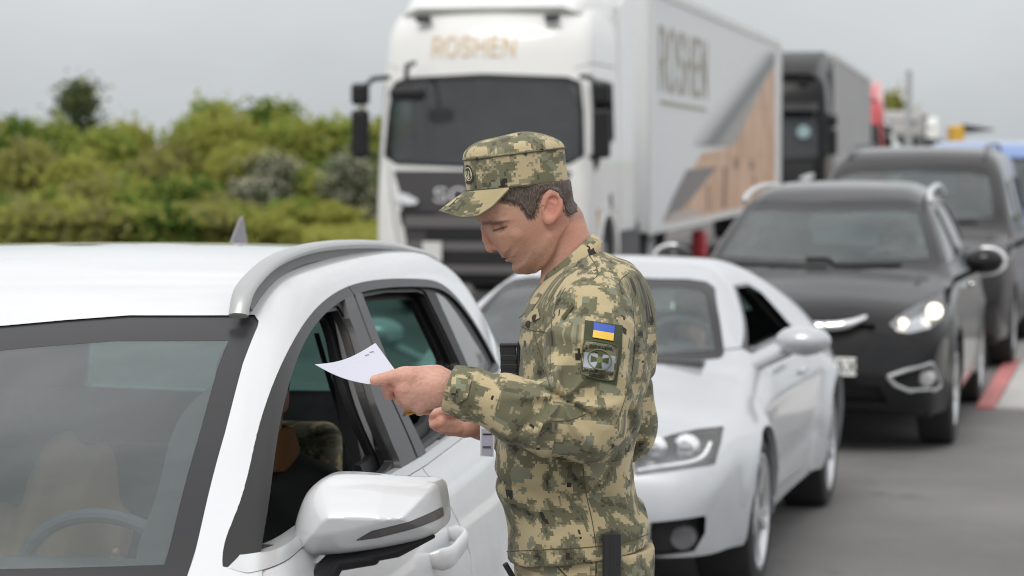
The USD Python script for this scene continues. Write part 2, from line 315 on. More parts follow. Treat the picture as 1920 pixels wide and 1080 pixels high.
    # between the photograph and the car's frame
    def local(s, w): d = np.asarray(w, float)[..., :2] - s.loc; return np.stack([d[..., 0]*s.sn + d[..., 1]*s.c, -d[..., 0]*s.c + d[..., 1]*s.sn, np.asarray(w)[..., 2]], -1)
    def world(s, l): l = np.asarray(l, float); return np.stack([s.loc[0] + l[..., 0]*s.sn - l[..., 1]*s.c, s.loc[1] + l[..., 0]*s.c + l[..., 1]*s.sn, l[..., 2]], -1)
    def at_x(s, u, v, x): d = ray(u, v); e = s.local(np.array([0, 0, CH])); g = s.local(np.array([0, 0, CH]) + d) - e; return e + g * ((x - e[0]) / g[0])
    def at_y(s, u, v, y): d = ray(u, v); e = s.local(np.array([0, 0, CH])); g = s.local(np.array([0, 0, CH]) + d) - e; return e + g * ((y - e[1]) / g[1])
    def pix(s, l):
        w = s.world(l) - np.array([0, 0, CH]); d = w @ _fwd; return np.stack([960 + FP * w[..., 0] / d, 540 - FP * (w @ _up) / d], -1)
    def hit(s, u, v):
        """Where the line of sight through a photo pixel meets the body."""
        d = ray(u, v); t0 = (s.loc[1] - 1.0) / d[1]; t = np.linspace(t0, t0 + (s.L + 3) / d[1], 900); p = s.local(np.array([0, 0, CH]) + t[:, None] * d); q = s.f(p); k = np.argmax(q < 0)
        if q[k] >= 0: k = np.argmin(q); return p[k]
        a, b = t[k-1], t[k]
        for _ in range(20):
            m = (a + b) / 2
            if s.f(s.local(np.array([[0, 0, CH]]) + m * d))[0] < 0: b = m
            else: a = m
        return s.local(np.array([0, 0, CH]) + b * d)
    def side(s, pts): return np.array([s.hit(*p)[[0, 2]] for p in pts])
    def front(s, pts): return np.array([s.hit(*p)[[1, 2]] for p in pts])
    def root(s, name, label, cat_='car', group=None): return thing(name, label, cat_, (s.loc[0], s.loc[1], 0), 90 - s.yaw, group)
def both(poly):                                # a polygon and its mirror image across the car's centre line
    p = poly if isinstance(poly, Polygon) else Polygon(poly).buffer(0); q = Polygon(np.array(p.exterior.coords) * [-1, 1]); return p.union(q)
def wheel(parent, x, y, r, w, spokes=5, style='double', rimmat=None, rr=0.70):
    """Wheel whose outer face looks towards +y or -y (the sign of y)."""
    sg = 1 if y > 0 else -1; R = r * rr
    def place(m): m = m.copy(); m.apply_transform(np.diag([1, sg, 1, 1])) ; m.apply_translation((x, y, r)); (m.invert() if sg < 0 else None); return m
    # y = 0 is the wheel's outer face, negative y is inward
    tp = [(R, -.012), (R+.012, -.004), (r-.06, 0.004), (r-.028, 0.0), (r-.010, -.012), (r, -.035), (r, -w+.035), (r-.010, -w+.012), (r-.03, -w), (R, -w+.01), (R, -.012)]
    t = lathe([(a, b) for a, b in tp], 56); t.apply_transform(trimesh.transformations.rotation_matrix(-np.pi/2, [1, 0, 0])); obj('tyre', place(t), rubber, parent)
    rim = lathe([(R-.03, -.03), (R-.012, -.004), (R+.006, -.002), (R+.008, -.012), (R-.004, -.03), (R-.02, -w+.03), (R-.03, -w+.03), (R-.03, -.03)], 56); rim.apply_transform(trimesh.transformations.rotation_matrix(-np.pi/2, [1, 0, 0]))
    parts = [rim]
    hub = lathe([(0, -.016), (R*.16, -.016), (R*.24, -.024), (R*.24, -.06), (0, -.06)], 32); hub.apply_transform(trimesh.transformations.rotation_matrix(-np.pi/2, [1, 0, 0])); parts.append(hub)
    for i in range(spokes):
        a = 360 * i / spokes + 18
        for da in ((-9, 9) if style == 'double' else (0,)):
            wd = .016 if style == 'double' else .032
            sp = hull([(R*.15, -.022, -wd), (R*.15, -.022, wd), (R*.15, -.06, -wd), (R*.15, -.06, wd), (R-.02, -.008, -wd*.8), (R-.02, -.008, wd*.8), (R-.02, -.04, -wd*.8), (R-.02, -.04, wd*.8)])
            parts.append(rot(rot(sp, da, [0, 1, 0], (R*.15, 0, 0)), a, [0, 1, 0]))
    obj('rim', place(cat(parts)), rimmat or alloy, parent, smooth=30)
    disc = lathe([(0, -.10), (R*.62, -.10), (R*.62, -.12), (0, -.12)], 32); disc.apply_transform(trimesh.transformations.rotation_matrix(-np.pi/2, [1, 0, 0])); obj('brake_disc', place(disc), M('brake_disc', (.25, .24, .23), .45, metal=.8), parent)
    bk = lathe([(0, -.15), (R-.02, -.15), (R-.02, -.17), (0, -.17)], 32); bk.apply_transform(trimesh.transformations.rotation_matrix(-np.pi/2, [1, 0, 0])); obj('wheel_well', place(bk), dark_void, parent)
def driver(parent_name, label, x, y, B, jacket, skin_t=(0.42, 0.25, 0.18), hair_t=(0.03, 0.022, 0.018), zseat=0.50, lean=0.0, hair=True, scale=1.0, arms=True):
    """A seated person in the frame of car body B."""
    t = thing(parent_name, label, 'person', (B.loc[0], B.loc[1], 0), 90 - B.yaw)
    o = np.array([x, y, zseat]); S = lambda a, b, c: o + scale*np.array([a, b, c])
    sk = M('driver_skin', skin_t, 0.5, subsurface_weight=0.1); 
    def head(p):
        d = ell(p, S(0.02, 0, .70), (.098*scale, .076*scale, .118*scale)); d = smin(d, ell(p, S(-.03, 0, .635), (.06*scale, .05*scale, .06*scale)), .04)
        d = smin(d, cone(p, S(.04, 0, .62), S(.07, 0, .50), .058*scale, .062*scale), .03); d = smin(d, ell(p, S(.08, 0, .45), (.05, .15, .06)), .02) if arms else d; d = smin(d, cone(p, S(-.075, 0, .70), S(-.10, 0, .665), .010, .016), .02)
        for sg in (-1, 1):
            d = smin(d, ell(p, S(.03, sg*.076, .69), (.022, .010, .032)), .008); d = smax(d, -ell(p, S(-.078, sg*.033, .712), (.018, .018, .012)), .012)
        if arms:
            for sg in (-1, 1):
                h = S(-.50, sg*.15, .36); d = smin(smin(d, cone(p, S(.08, sg*.17, .42), S(-.10, sg*.25, .20), .03, .028), .01), cone(p, S(-.10, sg*.25, .20), h, .028, .026), .01); d = smin(d, ell(p, h, (.045, .035, .05)), .01)
                for q in range(4): d = smin(d, cone(p, h + [-.02, -sg*.02, .03-.02*q], h + [-.055, -sg*.035, .03-.02*q], .010, .009), .006)
                d = smin(d, cone(p, h + [.0, 0, .04], h + [-.03, -sg*.01, .065], .011, .010), .008)
        return d
    V, F = isomesh(head, S(-.68, -.35, .15), S(.30, .35, .86), .012); obj('body', (V, F), sk, t, smooth=True)
    def coat(p):
        d = ell(p, S(.10, 0, .25), (.155*scale, .21*scale, .33*scale)); d = smin(d, cone(p, S(.09, -.13, .44), S(.09, .13, .44), .085, .085), .08)
        for sg in (-1, 1):
            d = smin(d, cone(p, S(.08, sg*.19, .42), S(-.10, sg*.25, .20), .068, .055), .05); d = smin(d, cone(p, S(-.10, sg*.25, .20), S(-.43, sg*.16, .34), .055, .042), .03)
        for sg in (-1, 1): d = smin(d, cone(p, S(.05, sg*.1, 0), S(-.42, sg*.14, .04), .09, .07), .05)
        return d + .008*np.sin(p[:, 2]*38+p[:, 0]*21)*np.sin(p[:, 1]*33)
    V, F = isomesh(coat, S(-.6, -.40, -.15), S(.35, .40, .62), .016); obj('jacket', (V, F), jacket, t, smooth=True)
    if hair:
        def hr(p):
            d = ell(p, S(.035, 0, .735), (.102*scale, .084*scale, .105*scale)); return smax(d, -(p[:, 2] - (o[2]+scale*(.70 - .55*0)) + (p[:, 0]-o[0]+.02)*0.9), .02)
        V, F = isomesh(hr, S(-.12, -.12, .55), S(.2, .12, .88), .010); obj('hair', (V, F), M('driver_hair_%02d' % int(hair_t[0]*100), hair_t, .6), t, smooth=True)
    return t
def seat(parent, x, y, zc=0.42, mat=None, top=1.10, name='front_seat', rake=0.16, headmat=None):
    mat = mat or interior_grey
    b = hull([np.array(q) for q in [(x-.02, y-.24, zc), (x+.10, y-.26, zc), (x-.02, y+.24, zc), (x+.10, y+.26, zc), (x+rake, y-.20, top-.16), (x+rake+.08, y-.20, top-.16), (x+rake, y+.20, top-.16), (x+rake+.08, y+.20, top-.16)]])
    c = bx(x-.50, x+.04, y-.25, y+.25, zc-.14, zc+.04, .04)
    obj(name, cat([b, c]), mat, parent); hd = bx(x+rake, x+rake+.10, y-.14, y+.14, top-.12, top+.09, .045)
    st = [tube([(x+rake+.05, y+q, top-.2), (x+rake+.05, y+q, top-.08)], .007, 8) for q in (-.06, .06)]
    obj('headrest', hd, headmat or mat, parent, uv=None if headmat is None else np.stack([hd.vertices[:, 1] + hd.vertices[:, 0], hd.vertices[:, 2]], 1) + 60); [obj('headrest_post', q, chrome, parent) for q in st]
def steering(parent, x, y, z, r=0.185, tilt=22):
    th = np.linspace(0, 2*np.pi, 48, endpoint=False); ring = tube(np.stack([0*th, r*np.cos(th), r*np.sin(th)], 1), .015, 10, True, up=(1, 0, 0))
    sp = [tube([(0.02, 0, 0), (0, r*math.cos(a), r*math.sin(a))], .016, 8) for a in (0.1, math.pi-.1, -math.pi/2)]; hub = bx(-.01, .05, -.07, .07, -.06, .05, .02)
    m = cat([ring] + sp + [hub]); m = rot(m, -tilt, [0, 1, 0]); m.apply_translation((x, y, z)); obj('steering_wheel', m, M('steering_wheel_grey', (.10, .10, .105), .5), parent)
EMPTY = m3.Manifold()
def fit_out(B, root, paint, windows, screen, frit, rear=None, doors=(), hood=None, lamps=(), vents=(), wheels=(), wheel_r=.34, wheel_w=.23, track=.9, rimmat=None, spokes=5, style='double',
            trimmat=None, side_glass=None, screen_glass=None, liner=True, extra_cut=None, roof=None, t=.03, gap=.0025, open_windows=(), rr=.70, frit_mat=None):
    """Cuts a body into painted panels, trims, panes, lamp bowls and vents. windows: (outer polygon, trim width) in (x, z)."""
    trimmat = trimmat or gloss_black; side_glass = side_glass or tinted_glass; screen_glass = screen_glass or windscreen_glass
    sh = B.piece(0, .03); cut = EMPTY; L = B.L
    for poly, _ in windows: cut = cut + prism(poly, 'y', -1.6, 1.6) ^ bxm(-.1, L + .2, -2, 2, .72, 3)
    scr = prism(both(screen), 'x', .15, L * .62) ^ bxm(-.1, L, -2, 2, .7, 3); cut = cut + scr
    cut = cut + (extra_cut or EMPTY)
    rs = prism(both(rear), 'x', L * .62, L + .3) if rear is not None else EMPTY; cut = cut + rs
    lam = EMPTY
    for p, *_ in lamps: lam = lam + prism(both(p), 'x', -.3, 1.1)
    ven = EMPTY
    for p, *_ in vents: ven = ven + prism(both(p), 'x', -.3, .8)
    arch = EMPTY
    for ax_, az_, r in B.arches: arch = arch + m3.Manifold.cylinder(4, r, r, 64, True).rotate((90, 0, 0)).translate((ax_, 0, az_))
    arch = arch - bxm(-1, 9, -B.plan(2.0) + .33, B.plan(2.0) - .33, 0, 3)
    under = bxm(-1, 9, -2, 2, -1, B.lo[2] + .14)
    cuts = cut + rs + lam + ven + arch + under
    body = sh - cuts
    for i, p in enumerate(doors):
        p = p if hasattr(p, 'geom_type') else Polygon(p)
        for sg in (-1, 1):
            half = bxm(-1, 9, 0, 2, -1, 3) if sg > 0 else bxm(-1, 9, -2, 0, -1, 3)
            d = (sh ^ prism(p.buffer(-gap), 'y', -1.6, 1.6) ^ half) - cuts; B.put('door', d, paint, root)
        body = body - (prism(p.buffer(gap), 'y', -1.6, 1.6) - bxm(-1, 9, -.45, .45, -1, 3))
    if hood is not None:
        p = both(hood) if not isinstance(hood, Polygon) else hood
        top = bxm(-1, 9, -2, 2, B.hood_z if hasattr(B, 'hood_z') else .75, 3)
        B.put('bonnet', (sh ^ prism(p.buffer(-gap), 'z', .3, 2) ^ top) - cuts, paint, root); body = body - (prism(p.buffer(gap), 'z', .3, 2) ^ top)
    B.put('body', body, paint, root)
    if liner: B.put('cabin_lining', B.cut(.046, .06, bxm(-.05, L, -2, 2, .5, 3)) - cut - rs - lam - ven - arch, M('cabin_lining', (.09, .09, .09), .85), root)
    for poly, w in windows:
        pr = poly if isinstance(poly, Polygon) else Polygon(poly)
        inner = pr.buffer(-w, quad_segs=6)
        for sg in (-1, 1):
            half = bxm(-1, 9, 0, 2, -1, 3) if sg > 0 else bxm(-1, 9, -2, 0, -1, 3)
            B.put('window_trim', B.cut(-.0015, .03, prism(pr.difference(inner), 'y', -1.6, 1.6) ^ half), trimmat, root)
            if not (sg < 0 and any(poly is q for q in open_windows)):
                B.put('side_window', B.cut(.008, .013, prism(inner.buffer(.002), 'y', -1.6, 1.6) ^ half), side_glass, root)
    si = both(screen).buffer(-frit, quad_segs=8)
    rng_ = bxm(.1, L * .62, -2, 2, .7, 3)
    B.put('windscreen_border', B.cut(.003, .013, prism(both(screen).difference(si), 'x', .15, L*.62) ^ rng_), frit_mat or M('windscreen_border_print', (.026, .026, .028), .28, spec=.3), root)
    B.put('windscreen', B.cut(.003, .008, prism(si.buffer(-.0005), 'x', .15, L*.62) ^ rng_), screen_glass, root)
    if rear is not None: B.put('rear_window', B.cut(.008, .013, rs), side_glass, root)
    for p, *rest in lamps:
        lens = rest[0] if rest else lens_clear; bowl = rest[1] if len(rest) > 1 else M('lamp_bowl', (.10, .10, .105), .25, metal=.5)
        for sg in (-1, 1):
            q = p if sg > 0 else Polygon(np.array((p if isinstance(p, Polygon) else Polygon(p)).exterior.coords) * [-1, 1])
            q = q if isinstance(q, Polygon) else Polygon(q); q = q.buffer(0)
            h = B.put('headlight', B.cut(.003, .008, prism(q, 'x', -.3, 1.1)), lens, root)
            B.put('lamp_bowl', B.cut(.06, .08, prism(q.buffer(.02), 'x', -.3, 1.1)) + B.cut(.008, .07, prism(q.buffer(.004).difference(q.buffer(-.003)), 'x', -.3, 1.1)), bowl, root)
    for p, *rest in vents:
        q = p if isinstance(p, Polygon) else Polygon(p)
        bq = both(q.buffer(.01))
        for g_ in (bq.geoms if hasattr(bq, 'geoms') else [bq]): B.put('grille', B.cut(.046, .06, prism(g_, 'x', -.3, .8)), dark_void, root)
    f = bxm(.25, L - .2, -B.plan(2.0) + .12, B.plan(2.0) - .12, B.lo[2] + .13, B.lo[2] + .17)
    obj('underbody', f - arch, dark_void, root, smooth=False)
    for ax_, az_, r in B.arches:
        for sg in (-1, 1): wheel(root, ax_, sg * track, wheel_r, wheel_w, spokes, style, rimmat, rr)
def bxm(x0, x1, y0, y1, z0, z1): return m3.Manifold.cube((x1-x0, y1-y0, z1-z0)).translate((x0, y0, z0))
tinted_glass = glass('tinted_side_glass', (.40, .55, .52), 1.5, .015)
windscreen_glass = glass('windscreen_glass', (.78, .85, .85), 1.66, .02, (.50, .54, .55))
# ---------------------------------------------------------------- pixelated camouflage cloth
def camo(name, scale=1.0):
    ramp = [(0, (.036, .030, .026)), (.325, (.036, .030, .026)), (.33, (.088, .085, .055)), (.388, (.088, .085, .055)), (.393, (.15, .143, .088)), (.497, (.15, .143, .088)), (.502, (.26, .235, .15)), (.528, (.26, .235, .15)), (.533, (.46, .38, .228)), (1, (.46, .38, .228))]
    nodes = {'uv': ('attribute', dict(attribute='st')), 'sn': ('vector_math', dict(math_type='snap', vector2=(.0047*scale, .0044*scale, 1))), 'mp': ('mapping', dict(scale=(18.5/scale, 22/scale, 1))),
        'n': ('noise_texture', dict(scale=1.0, detail=3.0, roughness=.56, distortion=.35)), 'wn': ('white_noise_texture', dict(dimensions='2D')), 'wa': ('math', dict(math_type='multiply_add', value2=.055, value3=-.0275)), 'ws': ('math', dict(math_type='add')), 'r': ('rgb_ramp', dict(ramp=ramp, interpolate=False)),
        'mp2': ('mapping', dict(scale=(26/scale, 22/scale, 1), location=(7.3, 2.1, 0), rotation=(0, 0, .7))), 'n2': ('noise_texture', dict(scale=1.0, detail=2.5, roughness=.55)), 'r2': ('rgb_ramp', dict(ramp=[(0, (0, 0, 0)), (.66, (0, 0, 0)), (.665, (1, 1, 1)), (1, (1, 1, 1))], interpolate=False)),
        'mp3': ('mapping', dict(scale=(17/scale, 19/scale, 1), location=(1.3, 8.1, 0))), 'n3': ('noise_texture', dict(scale=1.0, detail=2.5, roughness=.55)), 'r3': ('rgb_ramp', dict(ramp=[(0, (0, 0, 0)), (.61, (0, 0, 0)), (.615, (1, 1, 1)), (1, (1, 1, 1))], interpolate=False)),
        'm2': ('mix_color', dict(b=(.034, .029, .025))), 'm3': ('mix_color', dict(b=(.21, .215, .15))),
        'w': ('noise_texture', dict(scale=900.0, detail=1.0)), 'wv': ('noise_texture', dict(scale=38.0, detail=3.0, roughness=.5)), 'ad': ('math', dict(math_type='multiply_add', value2=2.5)), 'b': ('bump', dict(strength=.6, distance=.0010)), 'tc': ('texture_coordinate', {}),
        'p': ('principled_bsdf', dict(roughness=.88, specular_ior_level=.2, sheen_weight=.12, sheen_roughness=.5))}
    links = [('uv.vector', 'sn.vector1'), ('sn.vector', 'mp.vector'), ('mp.vector', 'n.vector'), ('sn.vector', 'wn.vector'), ('wn.value', 'wa.value1'), ('wa.value', 'ws.value1'), ('n.fac', 'ws.value2'), ('ws.value', 'r.fac'), ('sn.vector', 'mp2.vector'), ('mp2.vector', 'n2.vector'), ('n2.fac', 'r2.fac'), ('sn.vector', 'mp3.vector'), ('mp3.vector', 'n3.vector'), ('n3.fac', 'r3.fac'),
        ('r.color', 'm3.a'), ('r3.color', 'm3.fac'), ('m3.result', 'm2.a'), ('r2.color', 'm2.fac'), ('m2.result', 'p.base_color'), ('tc.object', 'w.vector'), ('tc.object', 'wv.vector'), ('wv.fac', 'ad.value1'), ('w.fac', 'ad.value3'), ('ad.value', 'b.height'), ('b.normal', 'p.normal')]
    return usdkit.material(stage, '/World/Looks/' + name, nodes, links, surface='p.BSDF')
CAMO = camo("pixel_camouflage")
# ---------------------------------------------------------------- the white crossover in front
white_paint = M('white_car_paint', (0.61, 0.62, 0.64), 0.30, coat=1.0, coat_roughness=0.04, rvary=0.05, vscale=3)
suv = Body(
    prof=[(.18, .30), (.05, .38), (.0, .55), (.02, .72), (.10, .88), (.35, .99), (.70, 1.06), (1.06, 1.115), (1.32, 1.25), (1.62, 1.40), (1.92, 1.53), (2.15, 1.590), (2.45, 1.612), (2.75, 1.618), (3.1, 1.617), (3.6, 1.60), (4.0, 1.555), (4.22, 1.47), (4.38, 1.25), (4.48, 1.02), (4.53, .80), (4.52, .50), (4.42, .34), (4.1, .26), (3.0, .24), (2.0, .24), (1.0, .25), (.4, .26)],
    plan=[(0, .78), (.25, .86), (.8, .905), (1.6, .918), (2.4, .925), (3.2, .925), (3.9, .91), (4.3, .88), (4.53, .82)],
    sect=[(0.1, .06), (.3, .03), (.55, .005), (.78, 0), (.92, .012), (1.05, .045), (1.12, .08), (1.2, .11), (1.35, .172), (1.5, .24), (1.6, .285), (1.8, .42)],
    k=.065, bow=[(0, .12), (.8, .12), (1.2, .17), (2.0, .13), (2.6, .05), (3.6, .02), (4.4, -.06)], crown=[(0, .05), (1.2, .07), (1.9, .05), (2.3, .03), (4.4, .04)],
    arches=[(.88, .36, .40), (3.52, .36, .40)], flare=.018, h=.018, loc=(-1.446, 3.064), yaw=9.0)
S_ = suv
suv_root = suv.root('white_crossover', 'white crossover with grey roof rails and big white door mirror, beside the man in uniform')
def atx(B, u, v, x):                           # where a line of sight meets the plane x = const of a car's frame
    d = ray(u, v); e = B.local(np.array([0, 0, CH])); g = B.local(np.array([0, 0, CH]) + d) - e; return e + g * ((x - e[0]) / g[0])
dlo_px = [(421, 1078), (465, 888), (512, 720), (560, 622), (622, 553), (695, 526), (790, 523), (852, 553), (905, 630), (936, 690), (925, 706), (880, 810), (797, 872), (690, 935), (560, 1030)]
dlo = Polygon(np.vstack([spline(suv.side(dlo_px[:10]), 90), suv.side(dlo_px[10:])])).buffer(-.006).buffer(.012, quad_segs=6).buffer(-.006)
win_f = rpoly(np.vstack([spline(suv.side([(455, 1045), (489, 878), (533, 712), (592, 600), (618, 578)]), 40), spline(suv.side([(642, 573), (662, 615), (692, 720), (720, 800), (752, 872)]), 30), suv.side([(740, 890), (650, 950), (570, 1018)])]), .014)
win_r = rpoly(suv.side([(681, 550), (730, 541), (790, 540), (804, 546), (820, 580), (872, 690), (862, 760), (840, 815), (800, 846), (775, 800), (730, 690)]), .02)
win_q = rpoly(np.vstack([spline(suv.side([(822, 548), (838, 558), (862, 588), (890, 632), (926, 690)]), 20), suv.side([(915, 700), (888, 697), (850, 610)])]), .008)
pil_a = Polygon(suv.side([(643, 549), (659, 546), (690, 630), (730, 745), (781, 862), (752, 880), (705, 760), (665, 640)])).buffer(0)
pil_b = Polygon(suv.side([(662, 545), (678, 550), (720, 660), (765, 780), (798, 848), (784, 860), (733, 745), (693, 630)])).buffer(0)
scr_px = [(485, 602), (477, 590), (428, 591), (244, 591), (122, 600), (0, 611)]
sy = suv.front(scr_px + [(483, 612), (455, 683), (422, 811), (367, 1031), (351, 1080)]); E = sy[-1]
screen_o = rpoly(np.vstack([[0.02, 1.492], [-.0, 1.492], sy[5][None], sy[4][None], sy[3][None], sy[2][None], sy[1][None], sy[0][None], sy[6:], [[E[0]-.02, E[1]-.03], [0.02, E[1]-.03]]]), .004)
sx = suv.front([(391, 626), (422, 634), (425, 652), (391, 762), (354, 909), (312, 1031), (287, 1056), (244, 1077), (183, 628), (0, 634)])
screen_i = rpoly(np.vstack([[.02, sx[9][1] - .01], sx[9], sx[8], sx[0], sx[1], sx[2], sx[3], sx[4], sx[5], sx[6], sx[7], [.02, sx[7][1] - .01]]), .006)
gd = suv.side([(786, 868), (797, 885), (830, 925), (862, 985), (882, 1040), (884, 1079)])
bl = [(x, suv.side([(560, 1030)])[0][1] + .0) for x in (1.3,)]
front_door = Polygon([(1.22, 1.07), (1.26, .9), (1.30, .6), (1.36, .36), (2.5, .36), (2.60, .6)] + [tuple(p) for p in gd[::-1]] + [(gd[0][0], 1.2)] + [(gd[0][0] - .02, 1.30), (1.75, 1.29), (1.5, 1.19), (1.34, 1.135)]).buffer(0)
rear_door = Polygon([tuple(p) for p in gd] + [(2.61, .6), (2.52, .36), (3.15, .36), (3.2, .62), (3.35, .78), (3.62, .92), (3.75, 1.1), (3.76, 1.3), (gd[0][0] + .0, 1.3)]).buffer(0)
sat_grey = M('satin_grey_trim', (.026, .026, .027), .36, spec=.22); seal = M('rubber_seal', (.009, .009, .010), .5, spec=.25)
def suv_build():
    B, R = suv, suv_root; global screen_fit
    lamps = [([(.48, .80), (.80, .84), (.83, .90), (.55, .87)],)]
    vents = [([(0, .55), (.42, .55), (.5, .80), (0, .82)],), ([(0, .36), (.6, .36), (.6, .48), (0, .48)],)]
    fit_out(B, R, white_paint, [], screen_o, .045, rear=[(0, 1.1), (.58, 1.12), (.50, 1.42), (0, 1.45)], doors=[front_door.difference(dlo), rear_door.difference(dlo)],
            hood=[(.0, .25), (.45, .28), (.70, .6), (.74, 1.05), (0, 1.0)] and None, lamps=lamps, vents=vents, track=.905, wheel_r=.355,
            extra_cut=prism(dlo, 'y', -1.6, 1.6) ^ bxm(.9, 6, -2, 2, .9, 3))
    up = bxm(.9, 6, -2, 2, .9, 3); nar = dlo.buffer(-.021, quad_segs=8)
    for sg in (-1, 1):
        half = (bxm(-1, 9, 0, 2, .9, 3) if sg > 0 else bxm(-1, 9, -2, 0, .9, 3))
        cutp = lambda poly: prism(poly, 'y', -1.6, 1.6) ^ half
        ring = dlo.difference(nar); belt = Polygon(np.vstack([np.array(suv.side([(400, 1090), (445, 1040), (560, 1002), (690, 912), (800, 846), (862, 795), (908, 706), (945, 692)])) , [[4.6, .9], [1.0, .9]]])).buffer(0)
        cutl = LineString(suv.side([(646, 528), (662, 552)])).buffer(.0022)
        for nm_, g_, m_ in (('window_surround', ring.difference(belt).difference(cutl), sat_grey), ('belt_strip', ring.intersection(belt), M('belt_strip_silver', (.62, .63, .64), .28, metal=.55))):
            for gg_ in (g_.geoms if hasattr(g_, 'geoms') else [g_]):
                if gg_.area > 3e-4: B.put(nm_, B.cut(-.0015, .03, cutp(gg_)), m_, R)
        hole = win_f.union(win_r).union(win_q); plates = pil_a.union(pil_b).intersection(nar).difference(hole)
        fr_ = nar.difference(hole).difference(plates.buffer(.002)).buffer(-.002).buffer(.002)
        for g_ in (fr_.geoms if hasattr(fr_, 'geoms') else [fr_]):
            if g_.area > 2e-4: B.put('window_frame', B.cut(.008, .046, cutp(g_)), seal, R)
        for p in (pil_a, pil_b): B.put('pillar_cover', B.cut(-.0015, .03, cutp(p.intersection(nar).difference(hole))), M('pillar_cover_grey', (.07, .07, .073), .45, spec=.35, bump=.0002, bscale=400), R)
        for w in (win_f, win_r):                 # rounded rubber lips inside each opening
            B.put('window_seal', B.cut(.013, .03, cutp(w.difference(w.buffer(-.010)))), M('window_lip', (.025, .024, .024), .45, spec=.3), R)
            B.put('window_channel', B.cut(.046, .06, cutp(w.buffer(.01).difference(w.buffer(-.030)).intersection(sbox(2.25 if w is win_f else 2.0, .5, 5, 2)))), seal, R)
        if sg > 0: B.put('side_window', B.cut(.03, .046, cutp(win_f.buffer(.003))), tinted_glass, R); B.put('side_window', B.cut(.03, .046, cutp(win_r.buffer(.003))), tinted_glass, R)
        B.put('quarter_window', B.cut(.008, .013, cutp(win_q.buffer(.003))), glass('dark_privacy_glass', (.16, .18, .18), 2.0, .05), R)
    # roof rails
    for sg in (-1, 1):
        rp_ = np.array([B.at_y(u, v, -.595) for u, v in [(447, 592), (454, 556), (472, 526), (500, 499), (542, 477), (592, 464), (648, 459), (708, 460), (766, 470), (806, 484), (818, 494)]])
        lp_ = np.array([B.at_y(u, v, -.595) for u, v in [(467, 594), (483, 556), (524, 514), (585, 490), (657, 486), (740, 490), (818, 500)]])
        pts = spline(np.stack([rp_[:, 0], 0*rp_[:, 0] + .595, rp_[:, 2]], 1), 70) * [1, sg, 1]
        obj('roof_rail', tube(pts, np.interp(np.linspace(0, 1, 70), [0, .06, .9, 1], [.012, .013, .012, .009]), 16, flat=1.75, up=(0, 1, 0)), M('rail_grey', (.42, .425, .43), .35, metal=.35), R)
        q = pts[3:-2]; bp = Polygon(np.vstack([q[:, [0, 2]] - [0, .004], spline(lp_[:, [0, 2]], 40)[::-1]])).buffer(0); bp = max(bp.geoms, key=lambda g: g.area) if hasattr(bp, 'geoms') else bp
        obj('rail_base', prism(bp, 'y', .583, .606).transform(np.array([[1, 0, 0, 0], [0, sg, 0, 0], [0, 0, 1, 0]], float)), M('rail_base_grey', (.16, .16, .165), .5), R, smooth=25)
    fin = hull([(3.93, -.004, 1.545), (3.93, .004, 1.545), (4.12, -.028, 1.51), (4.12, .028, 1.51), (4.10, -.005, 1.655), (4.10, .005, 1.655), (4.115, -.004, 1.66), (4.13, .004, 1.60), (4.05, .0, 1.62)])
    obj('aerial_fin', fin, M('aerial_grey', (.16, .155, .17), .35), R, smooth=60)
    # door mirrors
    mp = np.array([atx(B, u, v, 1.57)[1:] for u, v in [(559, 992), (566, 955), (580, 922), (598, 902), (620, 889), (650, 886), (720, 891), (785, 900), (820, 907), (828, 930), (832, 962), (831, 985), (815, 1002), (745, 1020), (670, 1032), (610, 1038), (582, 1036), (568, 1024)]])
    mpoly = spline(mp, 120, True); G = {}
    def mf(p, off=0.0):
        d = sdpoly(p[:, 1], p[:, 2], mpoly); zc = np.interp(p[:, 1], [mp[:, 0].min(), mp[:, 0].max()], [1.195, 1.163]); q = np.maximum(1.56 - p[:, 0], 0) / .125
        yy = np.clip((mp[:, 0].min() + .10 - p[:, 1]) / .10, 0, 1)
        f = smax(d + .085 * q ** 2.3 + .02*q*yy, p[:, 0] - (1.60 + .05*yy), .012)
        f = smax(f, -(p[:, 0] - 1.450) * .93 - (p[:, 2] - zc) * .37, .003)
        return smax(f, -(p[:, 0] - 1.470) * .62 - (p[:, 2] - zc + .050) * .785, .003) * .85
    lo, hi = [1.36, mp[:, 0].min() - .03, mp[:, 1].min() - .03], [1.70, mp[:, 0].max() + .03, mp[:, 1].max() + .03]
    V, F = isomesh(mf, lo, hi, .004)
    st = np.array([atx(B, u, v, 1.50)[1:] for u, v in [(674, 1010), (705, 991), (770, 976), (831, 956), (834, 970), (815, 978), (760, 993), (710, 1005)]])
    cap = manif((V, F)); V2, F2 = isomesh(lambda p: mf(p) - .002, lo, hi, .004); V3, F3 = isomesh(lambda p: mf(p) + .006, lo, hi, .005)
    ind = (manif((V2, F2)) - manif((V3, F3))) ^ prism(st, 'x', 1.3, 1.56)
    sock = prism(Polygon(st).buffer(.0012), 'x', 1.3, 1.56) - manif((V3, F3))
